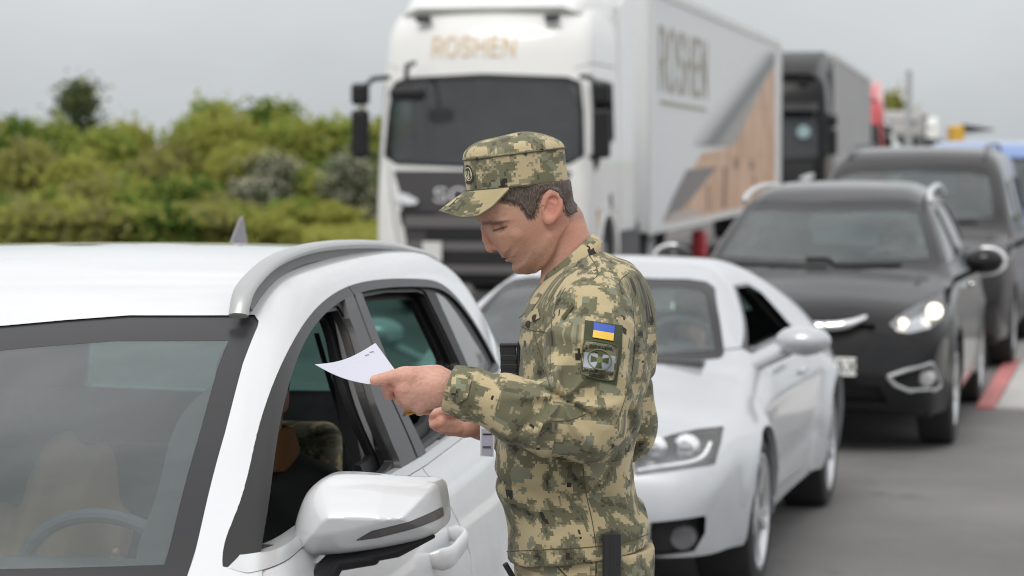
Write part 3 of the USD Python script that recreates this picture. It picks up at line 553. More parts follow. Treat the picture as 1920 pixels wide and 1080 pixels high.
    for sg in (-1, 1):
        T = lambda m: m if sg < 0 else m.mirror((0, 1, 0)); r = obj('door_mirror', T(cap - sock), white_paint, R, smooth=25)
        obj('indicator_strip', T(ind), M('smoked_indicator_lens', (.09, .085, .085), .12, coat=1.0), R, smooth=25)
        mg = prism(Polygon(mpoly).buffer(-.012), 'x', 1.602, 1.606); obj('mirror_glass', T(mg), chrome, R, smooth=False)
        yb, zb = (mp[:, 0] * [1]).mean(), mp[:, 1].min()
        L_ = lambda u, v, x=1.545: atx(B, u, v, x)
        arm = cat([hull(np.vstack([trimesh.creation.icosphere(2, r_).vertices * [1.4, 1, 1] + c for c, r_ in a])) for a in
                   ([(L_(812, 1006), .004), (L_(745, 1034), .011), (L_(650, 1050), .013)], [(L_(650, 1050), .014), (L_(628, 1052), .020), (L_(700, 1048), .012)], [(L_(628, 1052), .020), (L_(600, 1090, 1.50), .027)], [(L_(600, 1090, 1.50), .027), (L_(575, 1150, 1.46), .035)])])
        obj('mirror_arm', T(manif(m3.Manifold.batch_boolean([manif(x) for x in arm.split()], m3.OpType.Add))), black_plastic, R, smooth=40)
        # grey sill strip under the window and the door handle
        hp = B.hit(826, 1030); hx, hz = hp[0], hp[2]; hy = -B.W(np.array([hx]), np.array([hz]))[0]
        bar = spline([(hx - .115, hy + .004, hz - .006), (hx - .10, hy - .030, hz - .004), (hx, hy - .042, hz + .004), (hx + .10, hy - .034, hz + .014), (hx + .125, hy + .004, hz + .016)], 40)
        hb = tube(bar, np.interp(np.linspace(0, 1, 40), [0, .12, .5, .9, 1], [.017, .026, .024, .021, .015]), 16, flat=.42, up=(0, 1, 0)); hb.apply_transform(np.diag([1, -sg if sg > 0 else 1, 1, 1])); (hb.invert() if sg > 0 else None)
        obj('door_handle', hb, white_paint, R)
        cp = hull([np.array([hx + dx, hy + .018 + q, hz + dz]) for q in (0, .012) for dx, dz in ((-.07, 0), (-.05, .025), (.05, .035), (.08, .015), (.05, -.018), (-.05, -.024))]); cp.apply_transform(np.diag([1, 1 if sg < 0 else -1, 1, 1])); (cp.invert() if sg > 0 else None)
        obj('handle_cup', cp, M('handle_cup', (.30, .30, .31), .4), R)
    # cabin
    dash = hull([(1.10, -.70, 1.03), (1.10, .70, 1.03), (1.62, -.66, 1.00), (1.62, .66, 1.00), (1.70, -.66, .86), (1.70, .66, .86), (1.2, -.70, .5), (1.2, .7, .5), (1.66, -.6, .6), (1.66, .6, .6)])
    obj('dashboard', dash, M('dashboard_plastic', (.07, .072, .075), .5), R)
    obj('instrument_hood', bx(1.50, 1.72, -.50, -.16, .98, 1.055, .03), interior_dark, R)
    steering(R, 1.86, -.34, .955, .185, 24)
    seat(R, 2.66, -.44, .40, interior_dark, 1.10, 'front_seat', .20, headmat=CAMO); seat(R, 2.55, .40, .40, interior_dark, 1.10, 'front_seat', .20)
    rb = bx(3.45, 3.62, -.62, .62, .45, 1.05, .05); obj('rear_seat', cat([rb, bx(3.0, 3.5, -.62, .62, .35, .5, .05)]), interior_dark, R)
    for y in (-.38, .38): obj('rear_headrest', bx(3.5, 3.6, y - .13, y + .13, 1.04, 1.20, .04), interior_grey, R)
    for sg in (-1, 1):
        pl = [hull([(x0, sg*(yy), z) for x0, yy, z in ((2.66, .76, .75), (2.82, .76, .75), (2.66, .72, .75), (2.82, .72, .75), (2.72, .60, 1.50), (2.86, .60, 1.50), (2.72, .57, 1.50), (2.86, .57, 1.50))])]
        obj('inner_pillar', cat(pl), M('inner_pillar_grey', (.17, .165, .16), .6), R)
        obj('seat_belt', tube([(2.74, sg*.56, 1.42), (2.71, sg*.66, 1.1), (2.70, sg*.70, .7)], .003, 8, flat=8, up=(1, 0, 0)), M('seat_belt_grey', (.32, .34, .36), .6), R)
    im = bx(1.80, 1.84, -.13, .11, 1.39, 1.45, .015); obj('rear_view_mirror', im, interior_dark, R)
    plate = bx(-.015, .0, -.26, .26, .46, .57); obj('number_plate', plate, plate_white, R)
suv_build()
def suv_driver():
    t = driver('seated_driver', 'driver in black jacket with brown collar inside the white crossover', 2.46, -.47, suv, M('driver_black_coat', (.012, .012, .013), .75), zseat=.60)
    obj('brown_collar', mov(lathe([(.06, -.05), (.092, -.045), (.098, 0), (.085, .045), (.07, .05), (.06, .02), (.06, -.05)], 32), (2.53, -.47, 1.17)), M('brown_collar_cloth', (.22, .10, .04), .9, bump=.004, bscale=90), t)
suv_driver()
def tan_bundle():
    c = np.array([2.12, -.17, 1.07]); f = lambda p: smin(ell(p, c, (.10, .12, .17)), ell(p, c + [0, .10, -.12], (.10, .14, .14)), .05) + .014*np.sin(p[:, 1]*60 + p[:, 2]*16) 
    t = thing('tan_coat', 'tan cloth seen dimly through the windscreen of the white crossover, left of its wheel', 'coat', (suv.loc[0], suv.loc[1], 0), 90 - suv.yaw)
    obj('cloth', isomesh(f, c - .33, c + .33, .014), M('tan_cloth', (.27, .155, .075), .85), t, smooth=True)
tan_bundle()
# ---------------------------------------------------------------- the queue of cars behind
def mirror_pair(B, R, x, y, z, w=.11, h=.075, mat=None, arm=black_plastic, cap2=None, stripe=None):
    def mf(p): q = (p - [x, 0, z]) / [.085, 1, 1]; return np.maximum(ell(p, (x, y, z), (.095, w, h)), p[:, 0] - (x + .035))
    V, F = isomesh(lambda p: smax(ell(p, (x, y, z), (.10, w, h)) * .8, p[:, 0] - (x + .04), .015), (x-.14, y-w-.03, z-h-.03), (x+.08, y+w+.03, z+h+.03), .012)
    V = V.copy()
    for sg in (1, -1):
        W, f = V * [1, sg, 1], F if sg > 0 else F[:, ::-1]; obj('door_mirror', (W, f), mat, R)
        a = hull(np.vstack([trimesh.creation.icosphere(1, .022).vertices + c for c in ((x, sg*(y - w*.5), z - h*.75), (x + .0, sg*(y - w - .10), z - h - .06))])); obj('mirror_arm', a, arm, R)
        obj('mirror_glass', mov(lathe([(0, 0), (h*.8, 0), (h*.8, .004), (0, .004)], 24, 'x'), (x + .042, sg*y, z)), chrome, R)
        if stripe: obj('indicator_strip', bx(x-.099, x-.06, sg*y-.07, sg*y+.07, z-.024, z-.008), M('mirror_stripe_grey', (.25, .25, .26), .2), R)
def wipers(B, R, z, x, ys, ln=.62):
    for y0 in ys:
        p = [B_front(B, y0 + t*ln, z + .015 + .05*t*(1-t)*0) for t in np.linspace(0, 1, 8)]
        obj('wiper', tube(np.array(p) + [-.02, 0, .0], .010, 6), black_plastic, R)
def B_front(B, y, z):
    xs = np.linspace(0, B.L*.6, 300); q = B.f(np.stack([xs, 0*xs + y, 0*xs + z], 1)); k = np.argmax(q < 0); return np.array([xs[k], y, z])
def cabin(B, R, xd, zd, xs, ys=.36, top=1.1, zseat=.4, wid=.6, rear=True):
    obj('dashboard', hull([(xd-.25, -wid, zd+.02), (xd-.25, wid, zd+.02), (xd+.25, -wid, zd), (xd+.25, wid, zd), (xd+.3, -wid, zd-.2), (xd+.3, wid, zd-.2), (xd-.2, -wid, zd-.4), (xd-.2, wid, zd-.4)]), M('dashboard_plastic', (.07, .072, .075), .5), R)
    steering(R, xd+.45, -ys, zd+.0, .18, 24)
    for sg in (-1, 1): seat(R, xs, sg*ys, zseat, interior_dark, top)
    if rear: obj('rear_seat', bx(xs+.75, xs+.9, -wid, wid, zseat, top-.12, .05), interior_dark, R)
# ---- silver coupe
silver_paint = M('silver_car_paint', (.46, .475, .50), .30, metal=.35, coat=1.0, coat_roughness=.05)
tt = Body(prof=[(.20, .19), (.05, .24), (.0, .36), (.01, .50), (.05, .60), (.16, .685), (.42, .775), (.85, .855), (1.25, .915), (1.45, .99), (1.75, 1.15), (2.02, 1.262), (2.25, 1.318), (2.55, 1.334), (2.9, 1.308), (3.25, 1.22), (3.6, 1.10), (3.85, .99), (4.02, .93), (4.12, .80), (4.17, .60), (4.14, .40), (4.05, .27), (3.8, .20), (2.8, .17), (1.6, .17), (.6, .17)],
    plan=[(0, .70), (.12, .78), (.35, .865), (.7, .905), (1.3, .895), (2.0, .89), (2.8, .905), (3.4, .92), (3.9, .86), (4.18, .74)],
    sect=[(0.1, .07), (.3, .02), (.5, 0), (.66, .005), (.8, .03), (.90, .085), (.96, .135), (1.1, .235), (1.25, .36), (1.35, .47), (1.6, .8)], k=.105,
    bow=[(0, .22), (.7, .16), (1.2, .22), (2.0, .16), (2.6, .05), (4.2, -.14)], crown=[(0, .08), (.8, .10), (1.3, .07), (2.3, .09), (4.2, .06)], arches=[(.86, .325, .365), (3.33, .325, .365)], flare=.042, h=.026, loc=(-.037, 9.52), yaw=14.3, extra=lambda x, z: -.014*np.exp(-((z-.40-.02*x)/.045)**2)*np.clip((x-1.25)/.1, 0, 1)*np.clip((2.95-x)/.1, 0, 1) + .010*np.exp(-((z-.745)/.03)**2)*np.clip((x-.9)/.3, 0, 1))
def build_coupe():
    B = tt; R = B.root('silver_coupe', 'silver two-door coupe with round wheel arches behind the man in uniform')
    lamp = rpoly(B.front([(1186, 852), (1215, 832), (1258, 815), (1310, 804), (1358, 799), (1352, 830), (1341, 872), (1300, 878), (1190, 893)]) * [-1, 1], .008)
    vent = rpoly(B.front([(1218, 980), (1324, 966), (1322, 1000), (1302, 1034), (1218, 1046)]) * [-1, 1], .01)
    win = rpoly(B.side([(1374, 534), (1384, 668), (1420, 655), (1470, 632), (1496, 622), (1478, 604), (1450, 572), (1425, 545), (1400, 530)]), .015)
    fr = B.front([(1226, 522), (1290, 523), (1325, 528), (1341, 540), (1350, 600), (1359, 672)])
    scr = rpoly(np.vstack([[[-.02, fr[0][1]+.012]], fr * [-1, 1], [[fr[5][0]*-1*.5, fr[5][1]-.02], [-.02, fr[5][1]-.025]]])[:, :], .02)
    gx = B.side([(1384, 672)])[0]
    door = [(1.12, .78), (1.14, .55), (1.2, .33), (2.45, .30), (2.62, .5), (2.72, .75), (2.74, .92), (2.70, 1.0), (1.35, .95)]
    fit_out(B, R, silver_paint, [(win, .014)], scr, .038, rear=[(0, .98), (.45, 1.0), (.38, 1.22), (0, 1.25)], doors=[Polygon(door).difference(win.buffer(.001))], hood=None, lamps=[(lamp, lens_clear, M('coupe_lamp_bowl', (.16, .16, .165), .3, metal=.5))], vents=[(vent,), ([(0, .27), (.36, .27), (.42, .60), (0, .63)],)],
            wheels=None, wheel_r=.327, wheel_w=.245, track=.915, spokes=5, style='double', open_windows=(win,), rr=.74, side_glass=glass('coupe_side_glass', (.5, .6, .58), 1.5, .02))
    lx = lamp.centroid; x0 = B_front(B, lx.x, lx.y)[0]
    for sg in (-1, 1):
        for dy, rr_ in ((-.10, .048), (.02, .055)):
            ce = B_front(B, lx.x + dy, lx.y + .01)
            obj('projector_lamp', mov(lathe([(0, 0), (rr_*.6, .006), (rr_, .03), (rr_*1.05, .05), (0, .05)], 28, 'x'), (ce[0] + .03, sg*ce[1], ce[2])), chrome, R)
        pts = B.front([(1192, 884), (1240, 876), (1290, 868), (1318, 855), (1330, 832)]); q = np.array([B_front(B, -a, b) + [.018, 0, 0] for a, b in spline(pts, 24)]) * [1, sg, 1]
        obj('light_guide', tube(q, .008, 8), M('white_light_guide', (.85, .85, .86), .3), R)
        fv = vent.centroid; fp = B_front(B, fv.x, fv.y); obj('fog_lamp', mov(lathe([(0, 0.0), (.045, .004), (.055, .03), (.055, .06), (0, .06)], 28, 'x'), (fp[0] + .035, sg*(fp[1]+.02), fp[2] - .01)), M('fog_lamp_glass', (.10, .10, .11), .12, coat=1), R)
        obj('door_handle', bx(2.36, 2.56, sg*.885 - .012, sg*.885 + .012, .775, .80, .01), silver_paint, R)
        obj('fuel_flap' if sg > 0 else 'fuel_cap', mov(lathe([(0, 0), (.055, 0), (.058, .012), (0, .014)], 28, 'y'), (3.5, sg*(B.W(np.array([3.5]), np.array([.80]))[0] - .004), .80)), chrome, R) if sg > 0 else None
        for (px_, py_) in ((1535, 660), (1541, 672)):
            pass
    mirror_pair(B, R, 1.52, 1.00, 1.005, .125, .068, silver_paint, M('coupe_mirror_arm', (.35, .36, .37), .35), stripe=True)
    cabin(B, R, 1.55, .90, 2.35, .36, 1.08, .28, .58, False)
    obj('number_plate', bx(-.03, -.015, -.26, .26, .40, .51), plate_white, R)
    obj('inner_mirror', bx(1.93, 1.96, -.11, .11, 1.165, 1.215, .012), interior_dark, R)
    for y in (-.37, -.29): obj('windscreen_sticker', bx(2.02, 2.024, y-.035, y+.03, 1.205, 1.23), M('sticker_pale', (.55, .75, .72), .5), R)
    driver('seated_driver', 'driver in dark clothes at the wheel of the silver coupe', 2.28, -.36, B, M('driver_dark_coat', (.03, .032, .036), .8), zseat=.36, scale=.92)
build_coupe()
# ---- black crossover
black_paint = M('black_car_paint', (.010, .010, .011), .09, spec=.36)
ix = Body(prof=[(.22, .26), (.06, .32), (.0, .46), (.01, .60), (.05, .78), (.18, .90), (.5, 1.0), (.9, 1.07), (1.12, 1.115), (1.4, 1.27), (1.75, 1.46), (2.05, 1.575), (2.35, 1.625), (2.8, 1.645), (3.3, 1.625), (3.8, 1.56), (4.1, 1.47), (4.25, 1.25), (4.36, 1.0), (4.41, .75), (4.38, .45), (4.2, .30), (3.2, .24), (1.8, .24), (.7, .24)],
    plan=[(0, .72), (.15, .80), (.4, .875), (.8, .905), (1.6, .91), (2.6, .915), (3.5, .905), (4.0, .87), (4.41, .76)],
    sect=[(0.1, .06), (.3, .025), (.5, .004), (.72, 0), (.9, .015), (1.02, .055), (1.1, .095), (1.3, .185), (1.5, .285), (1.6, .36), (1.8, .6)], k=.11,
    bow=[(0, .20), (.8, .15), (1.2, .19), (2.0, .13), (2.6, .04), (4.4, -.08)], crown=[(0, .07), (.8, .09), (1.2, .07), (2.3, .06), (4.4, .05)], arches=[(.87, .35, .39), (3.51, .35, .39)], flare=.022, h=.03, loc=(1.73, 14.58), yaw=14.5)
def build_black():
    B = ix; R = B.root('black_crossover', 'black crossover with headlight lit, behind the silver coupe'); B.hood_z = .7
    lamp = rpoly(B.front([(1667, 606), (1700, 580), (1740, 559), (1772, 543), (1781, 556), (1772, 594), (1745, 615), (1705, 625), (1682, 621)]) * [-1, 1], .006)
    fog = rpoly(B.front([(1664, 706), (1700, 694), (1748, 681), (1764, 722), (1754, 731), (1704, 733), (1678, 722)]) * [-1, 1], .01)
    fr = B.front([(1600, 381), (1680, 380), (1734, 383), (1750, 440), (1763, 500)])
    scr = rpoly(np.vstack([[[-.02, fr[0][1]]], fr * [-1, 1], [[-.02, fr[4][1] - .02]]]), .015)
    win1 = rpoly([(1.42, 1.10), (1.60, 1.225), (1.85, 1.36), (2.1, 1.455), (2.35, 1.495), (2.40, 1.12)], .02); win2 = rpoly([(2.47, 1.12), (2.44, 1.50), (2.8, 1.51), (3.2, 1.49), (3.42, 1.43), (3.40, 1.19), (3.3, 1.16)], .02)
    d1 = Polygon([(1.22, 1.06), (1.24, .8), (1.3, .40), (2.3, .38), (2.43, .6), (2.43, 1.15), (1.40, 1.14)]).difference(win1.buffer(.001)); d2 = Polygon([(2.43, 1.15), (2.43, .6), (2.31, .38), (3.0, .40), (3.15, .66), (3.45, .95), (3.48, 1.15)]).difference(win2.buffer(.001))
    mouth = [(0, .56), (.34, .56), (.46, .72), (.47, .80), (0, .83)]; low = [(0, .33), (.55, .33), (.50, .43), (0, .44)]
    fit_out(B, R, black_paint, [(win1, .02), (win2, .02)], scr, .055, rear=[(0, 1.12), (.52, 1.14), (.45, 1.42), (0, 1.45)], doors=[d1, d2], lamps=[(lamp, lens_clear, M('bright_lamp_bowl', (.6, .6, .61), .15, metal=.9))], vents=[(fog,), (mouth,), (low,)],
            wheel_r=.345, wheel_w=.225, track=.905, spokes=6, style='single', rr=.66)
    for sg in (-1, 1):
        c = lamp.centroid; p = B_front(B, c.x + .07, c.y + .02); q = B_front(B, c.x - .10, c.y - .04)
        lit = usdkit.material(stage, '/World/Looks/lit_headlamp', {'e': ('emission', dict(color=(1, .90, .72), strength=3.2))}, surface='e.emission') if sg < 0 else UsdShade.Material.Get(stage, '/World/Looks/lit_headlamp')
        obj('lit_lamp', mov(lathe([(0, 0), (.036, .004), (.050, .02), (0, .03)], 28, 'x'), (p[0] + .03, sg*p[1], p[2])), lit, R)
        obj('lit_lamp', mov(lathe([(0, 0), (.022, .004), (.028, .02), (0, .03)], 24, 'x'), (q[0] + .03, sg*q[1], q[2])), UsdShade.Material.Get(stage, '/World/Looks/lit_headlamp'), R)
        ring = np.array(fog.exterior.coords)[:-1]; rp = np.array([B_front(B, a, b) + [-.006, 0, 0] for a, b in ring[::max(1, len(ring)//40)]]) * [1, sg, 1]
        obj('fog_surround', tube(rp, .013, 8, True), M('fog_surround_silver', (.42, .43, .44), .3, metal=.4), R)
        fc = fog.centroid; fp = B_front(B, fc.x + .05, fc.y); obj('fog_lamp', mov(lathe([(0, 0), (.04, .006), (.056, .02), (.056, .05), (0, .05)], 28, 'x'), (fp[0] + .02, sg*fp[1], fp[2])), M('fog_lens_bright', (.55, .55, .56), .2, metal=.5), R)
        rl = spline([(1.98, .635, 1.505), (2.05, .63, 1.54), (2.25, .62, 1.578), (2.8, .61, 1.606), (3.4, .60, 1.592), (3.75, .595, 1.54)], 40) * [1, sg, 1]
        obj('roof_rail', tube(rl, .020, 10), M('silver_rail', (.62, .63, .64), .25, metal=.6), R)
        obj('door_handle', bx(2.18, 2.36, sg*.91 - .015, sg*.91 + .015, .93, .955, .01), chrome, R)
        obj('wiper', tube(np.array([B_front(B, y, 1.115 + .035*(y < .1)) for y in np.linspace(-.10, .52, 10)]) * [1, -1, 1] + [-.012, 0, .004], .012, 6), black_plastic, R) if sg > 0 else obj('wiper', tube(np.array([B_front(B, y, 1.11) for y in np.linspace(-.05, .60, 10)]) + [-.012, 0, .0], .012, 6), black_plastic, R)
    bar = np.array([B_front(B, y, z) + [-.012, 0, 0] for y, z in spline([(-.41, .845), (-.30, .800), (-.12, .785), (0, .783), (.12, .785), (.30, .800), (.41, .845)], 40)])
    obj('grille_bar', tube(bar, np.interp(np.abs(bar[:, 1]), [0, .3, .41], [.034, .032, .016]), 10), chrome, R)
    obj('number_plate', bx(-.055, -.04, -.37, .15, .50, .61), plate_white, R)
    t = meshkit.text_mesh('AX', .075, .002); t.apply_transform([[0, 0, -1, -.056], [-1, 0, 0, -.24], [0, 1, 0, .52], [0, 0, 0, 1]]); obj('plate_lettering', t, M('plate_black', (.02, .02, .02), .5), R, smooth=False)
    mirror_pair(B, R, 1.50, 1.035, 1.135, .125, .085, black_paint)
    for sg in (-1, 1):
        th = np.linspace(-1.9, 1.9, 24); obj('mirror_shell_edge', tube(np.stack([0*th + 1.49, sg*(1.055 + .115*np.cos(th)), 1.135 + .085*np.sin(th)], 1), .014, 8), M('pale_mirror_cap', (.72, .73, .74), .2, coat=1), R)
    cabin(B, R, 1.5, 1.03, 2.35, .37, 1.20, .50, .62)
    obj('inner_mirror', bx(1.88, 1.91, -.12, .12, 1.42, 1.48, .012), interior_dark, R)
    driver('seated_driver', 'driver with light hair behind the windscreen of the black crossover', 2.30, -.37, B, M('driver_grey_coat', (.10, .10, .11), .8), hair_t=(.20, .15, .10), zseat=.62, scale=.92, skin_t=(.5, .32, .25))
build_black()
# ---- dark van and the blue van behind it
def build_van(loc, yaw, name, label, paint, H=1.90, rails=True):
    s = H / 1.90
    B = Body(prof=[(.22, .28), (.06, .36), (.0, .55), (.02, .75), (.10, .92), (.35, 1.03), (.75, 1.13), (1.0, 1.20), (1.25, 1.38), (1.6, 1.62*s), (1.9, 1.79*s), (2.15, 1.865*s), (2.6, 1.895*s), (3.6, 1.90*s), (4.4, 1.87*s), (4.72, 1.80*s), (4.82, 1.4), (4.88, .9), (4.88, .5), (4.75, .32), (3.5, .26), (2.0, .26), (.8, .26)],
        plan=[(0, .74), (.15, .83), (.4, .90), (.9, .945), (1.8, .95), (3.5, .955), (4.5, .945), (4.88, .90)], sect=[(.1, .05), (.3, .02), (.6, 0), (.9, .005), (1.1, .03), (1.3, .075), (1.6*s, .15), (1.8*s, .23), (1.95*s, .34)], k=.10,
        bow=[(0, .20), (.8, .14), (1.2, .16), (2.2, .08), (3, .02), (4.9, -.02)], crown=[(0, .06), (1, .07), (2.2, .045), (4.9, .04)], arches=[(.95, .34, .39), (4.0, .34, .39)], flare=.012, h=.04, loc=loc, yaw=yaw)
    R = B.root(name, label, 'van')
    scr = rpoly([(-.03, 1.715*s), (.5, 1.70*s), (.70, 1.66*s), (.755, 1.45*s), (.78, 1.24), (.6, 1.215), (-.03, 1.20)], .02)
    w1 = rpoly([(1.45, 1.22), (1.75, 1.45), (1.95, 1.58*s), (2.4, 1.62*s), (2.42, 1.2)], .03); w2 = rpoly([(2.55, 1.2), (2.55, 1.62*s), (3.45, 1.63*s), (3.45, 1.2)], .03); w3 = rpoly([(3.55, 1.2), (3.55, 1.63*s), (4.5, 1.61*s), (4.55, 1.2)], .03)
    lamp = rpoly([(.46, .80), (.60, .92), (.80, 1.02), (.84, .98), (.80, .82), (.62, .77)], .01)
    fit_out(B, R, paint, [(w1, .02), (w2, .02), (w3, .02)], scr, .045, rear=[(0, 1.1), (.66, 1.1), (.6, 1.6), (0, 1.62)], doors=[Polygon([(1.25, 1.18), (1.3, .5), (1.4, .36), (2.3, .36), (2.48, .6), (2.48, 1.25), (1.5, 1.25)]).difference(w1.buffer(.001))], lamps=[(lamp,)], vents=[([(0, .66), (.40, .68), (.44, .90), (0, .92)],), ([(0, .36), (.5, .36), (.5, .5), (0, .5)],)],
            wheel_r=.335, wheel_w=.215, track=.945, spokes=5, style='single', rr=.64)
    mirror_pair(B, R, 1.45, 1.13, 1.20, .11, .13, black_plastic)
    cabin(B, R, 1.45, 1.12, 2.3, .45, 1.55, .75, .7)
    for sg in (-1, 1):
        obj('door_handle', bx(2.2, 2.4, sg*.955 - .012, sg*.955 + .012, 1.02, 1.05, .01), black_plastic, R)
        if rails: obj('roof_rail', tube(spline([(2.0, .62*sg, 1.80*s), (2.08, .62*sg, 1.875*s), (2.6, .62*sg, 1.92*s), (4.2, .62*sg, 1.91*s), (4.5, .62*sg, 1.86*s)], 30), .016, 8), M('van_rail_dark', (.12, .12, .125), .4), R)
        obj('wiper', tube(np.array([B_front(B, y, 1.235) for y in np.linspace(-.05, .6, 8)]) * [1, sg, 1] + [-.015, 0, 0], .012, 6), black_plastic, R)
    obj('number_plate', bx(-.03, -.015, -.26, .26, .52, .63), plate_white, R); obj('inner_mirror', bx(1.75, 1.78, -.12, .12, 1.60, 1.66, .012), interior_dark, R)
    return B, R
build_van((3.23, 20.2), 14.5, 'dark_van', 'dark grey van with roof rails directly behind the black crossover', M('dark_grey_paint', (.018, .017, .018), .12, spec=.34), 1.90)
build_van((5.18, 26.8), 14.5, 'blue_van', 'bright blue van at the right edge, its roof above the dark van', M('blue_paint', (.10, .20, .46), .35, coat=1.0), 1.99, False)
# ---------------------------------------------------------------- lorries
def cab_body(loc, yaw, h=.045):
    return Body(prof=[(.16, .34), (.03, .42), (.0, .7), (.0, 1.2), (.03, 1.62), (.10, 2.0), (.20, 2.45), (.28, 2.78), (.36, 3.1), (.50, 3.36), (.75, 3.50), (1.2, 3.56), (2.1, 3.58), (2.25, 3.5), (2.28, 3.2), (2.28, 1.0), (2.25, .6), (2.1, .5), (1.6, .45), (.6, .36)],
        plan=[(0, 1.20), (.12, 1.24), (.5, 1.25), (1.2, 1.245), (2.3, 1.25)], sect=[(.1, .03), (.5, 0), (1.6, 0), (2.4, .015), (3.1, .04), (3.4, .09), (3.7, .2)], k=.14, bow=[(0, .13), (.6, .11), (1.2, .03), (2.3, 0)], crown=[(0, .02), (2.3, .03)],
        arches=[(1.32, .52, .60)], flare=.02, h=h, loc=loc, yaw=yaw)
def drape(B, m, off=.006):                     # lay a flat panel drawn in (y, z) on the front of a body
    v, f = arr(m); xs = np.linspace(-.05, 1.2, 160)
    q = B.f(np.stack([np.tile(xs, len(v)), np.repeat(v[:, 1], 160), np.repeat(v[:, 2], 160)], 1)).reshape(len(v), 160); k = np.argmax(q < 0, 1).clip(1); i = np.arange(len(v)); a, b = q[i, k-1], q[i, k]
    v = v.copy(); v[:, 0] = xs[k-1] + (xs[1]-xs[0]) * a / (a - b) - off - v[:, 0]; return v, f
def flat_poly(poly, axis, lo, hi): return prism(poly, axis, lo, hi)
def lorry(B, name, label, paint, front_grey, box_paint, box_x=(4.4, 21.6), box_z=(.80, 4.0), detail=True, visor=None, sticker=None, fairing=True, letters=None):
    R = B.root(name, label, 'lorry'); sh = B.piece(0, .046)
    scr = rpoly([(-.05, 2.74), (.95, 2.70), (1.09, 2.64), (1.14, 2.3), (1.165, 1.80), (1.0, 1.70), (-.05, 1.66)], .03); rng_ = bxm(-.2, .75, -2, 2, 1.2, 3); sp = prism(both(scr), 'x', -.3, .75)
    win = rpoly([(.34, 1.70), (.46, 2.62), (.62, 2.68), (1.78, 2.66), (1.80, 1.98), (1.05, 1.90), (.62, 1.66), (.46, 1.62)], .03); wp = prism(win, 'y', -2, 2)
    arch = m3.Manifold.cylinder(4, .60, .60, 48, True).rotate((90, 0, 0)).translate((1.32, 0, .52)) - bxm(-1, 9, -.8, .8, 0, 3)
    front = rpoly([(-.05, 1.64), (1.04, 1.64), (.97, 1.45), (.93, 1.25), (.87, .80), (.83, .30), (-.05, .30)], .02); fp = prism(both(front), 'x', -.3, .42)
    under = bxm(-1, 9, -2, 2, -1, .42)
    door = Polygon([(.42, 2.8), (.30, 1.66), (.34, .95), (.62, .9), (.74, 1.1), (1.0, 1.18), (1.98, 1.15), (1.98, 2.85), (.5, 2.85)]).difference(win.buffer(.001))
    body = sh - sp - wp - arch - under - fp - (prism(door.buffer(.008), 'y', -2, 2) - bxm(-1, 9, -.7, .7, -1, 4))
    B.put('cab_shell', body, paint, R)
    for sg in (-1, 1):
        half = bxm(-1, 9, 0, 2, -1, 4) if sg > 0 else bxm(-1, 9, -2, 0, -1, 4)
        B.put('door', (sh ^ prism(door.buffer(-.005), 'y', -2, 2) ^ half) - arch, paint, R)
        if sg > 0 or not detail: B.put('side_window', B.cut(.012, .02, wp ^ half), glass('lorry_side_glass', (.45, .55, .52), 1.5, .03), R)
        B.put('window_trim', B.cut(-.002, .046, prism(win.difference(win.buffer(-.035)), 'y', -2, 2) ^ half), gloss_black, R)
        wheel(R, 1.32, sg*1.20, .50, .30, 8, 'single', M('lorry_rim', (.45, .45, .46), .45, metal=.5), .58)
        # headlamp, wing mirrors
        lp = rpoly(np.array([(.70, 1.30), (.84, 1.37), (1.02, 1.41), (.99, 1.30), (.86, 1.25), (.74, 1.26)]) * [sg, 1], .02)
        obj('headlight', drape(B, trimesh.util.concatenate([trimesh.Trimesh(*arr(prism(lp, 'x', 0, .03)))]).subdivide(), .012), M('lorry_headlamp', (.75, .76, .78), .15, metal=.3, coat=1), R)
        for z0, z1, nm in ((2.38, 2.63, 'wide_mirror'), (1.78, 2.33, 'main_mirror')): obj(nm, bx(-.02, .13, min(sg*1.29, sg*1.49), max(sg*1.29, sg*1.49), z0, z1, .05), black_plastic, R)
        obj('mirror_bracket', tube([(.30, sg*1.12, 2.70), (.10, sg*1.25, 2.68), (.06, sg*1.38, 2.55), (.06, sg*1.38, 1.9), (.16, sg*1.25, 1.78)], .030, 8), black_plastic, R)
        obj('door_grip', bx(1.46, 1.58, sg*1.245 - .015, sg*1.245 + .015, 1.18, 1.36, .014), black_plastic, R)
        # white corner panel
        cp = rpoly(np.array([(1.09, 1.74), (1.14, 1.74), (1.22, 1.3), (1.20, .45), (.90, .45), (.98, .9), (1.06, 1.35)]) * [sg, 1], .015)
        obj('corner_panel', drape(B, trimesh.Trimesh(*arr(prism(cp, 'x', 0, .03))).subdivide().subdivide(), .03), paint, R)
        if fairing: obj('side_fairing', hull([(x, sg*y, z) for x, y, z in ((2.30, 1.24, .9), (3.35, 1.24, .9), (2.30, 1.20, .9), (3.35, 1.20, .9), (2.30, 1.21, 3.6), (3.35, 1.21, 3.95), (2.30, 1.17, 3.6), (3.35, 1.17, 3.95))]), paint, R)
    B.put('windscreen', B.cut(.012, .02, sp ^ rng_), glass('lorry_windscreen', (.55, .58, .58), 1.45, .04, (.4, .42, .43)), R)
    B.put('windscreen_border', B.cut(.0, .02, prism(both(scr).difference(both(scr).buffer(-.05)), 'x', -.3, .75) ^ rng_), gloss_black, R)
    B.put('front_panel', B.cut(.012, .03, fp), front_grey, R)
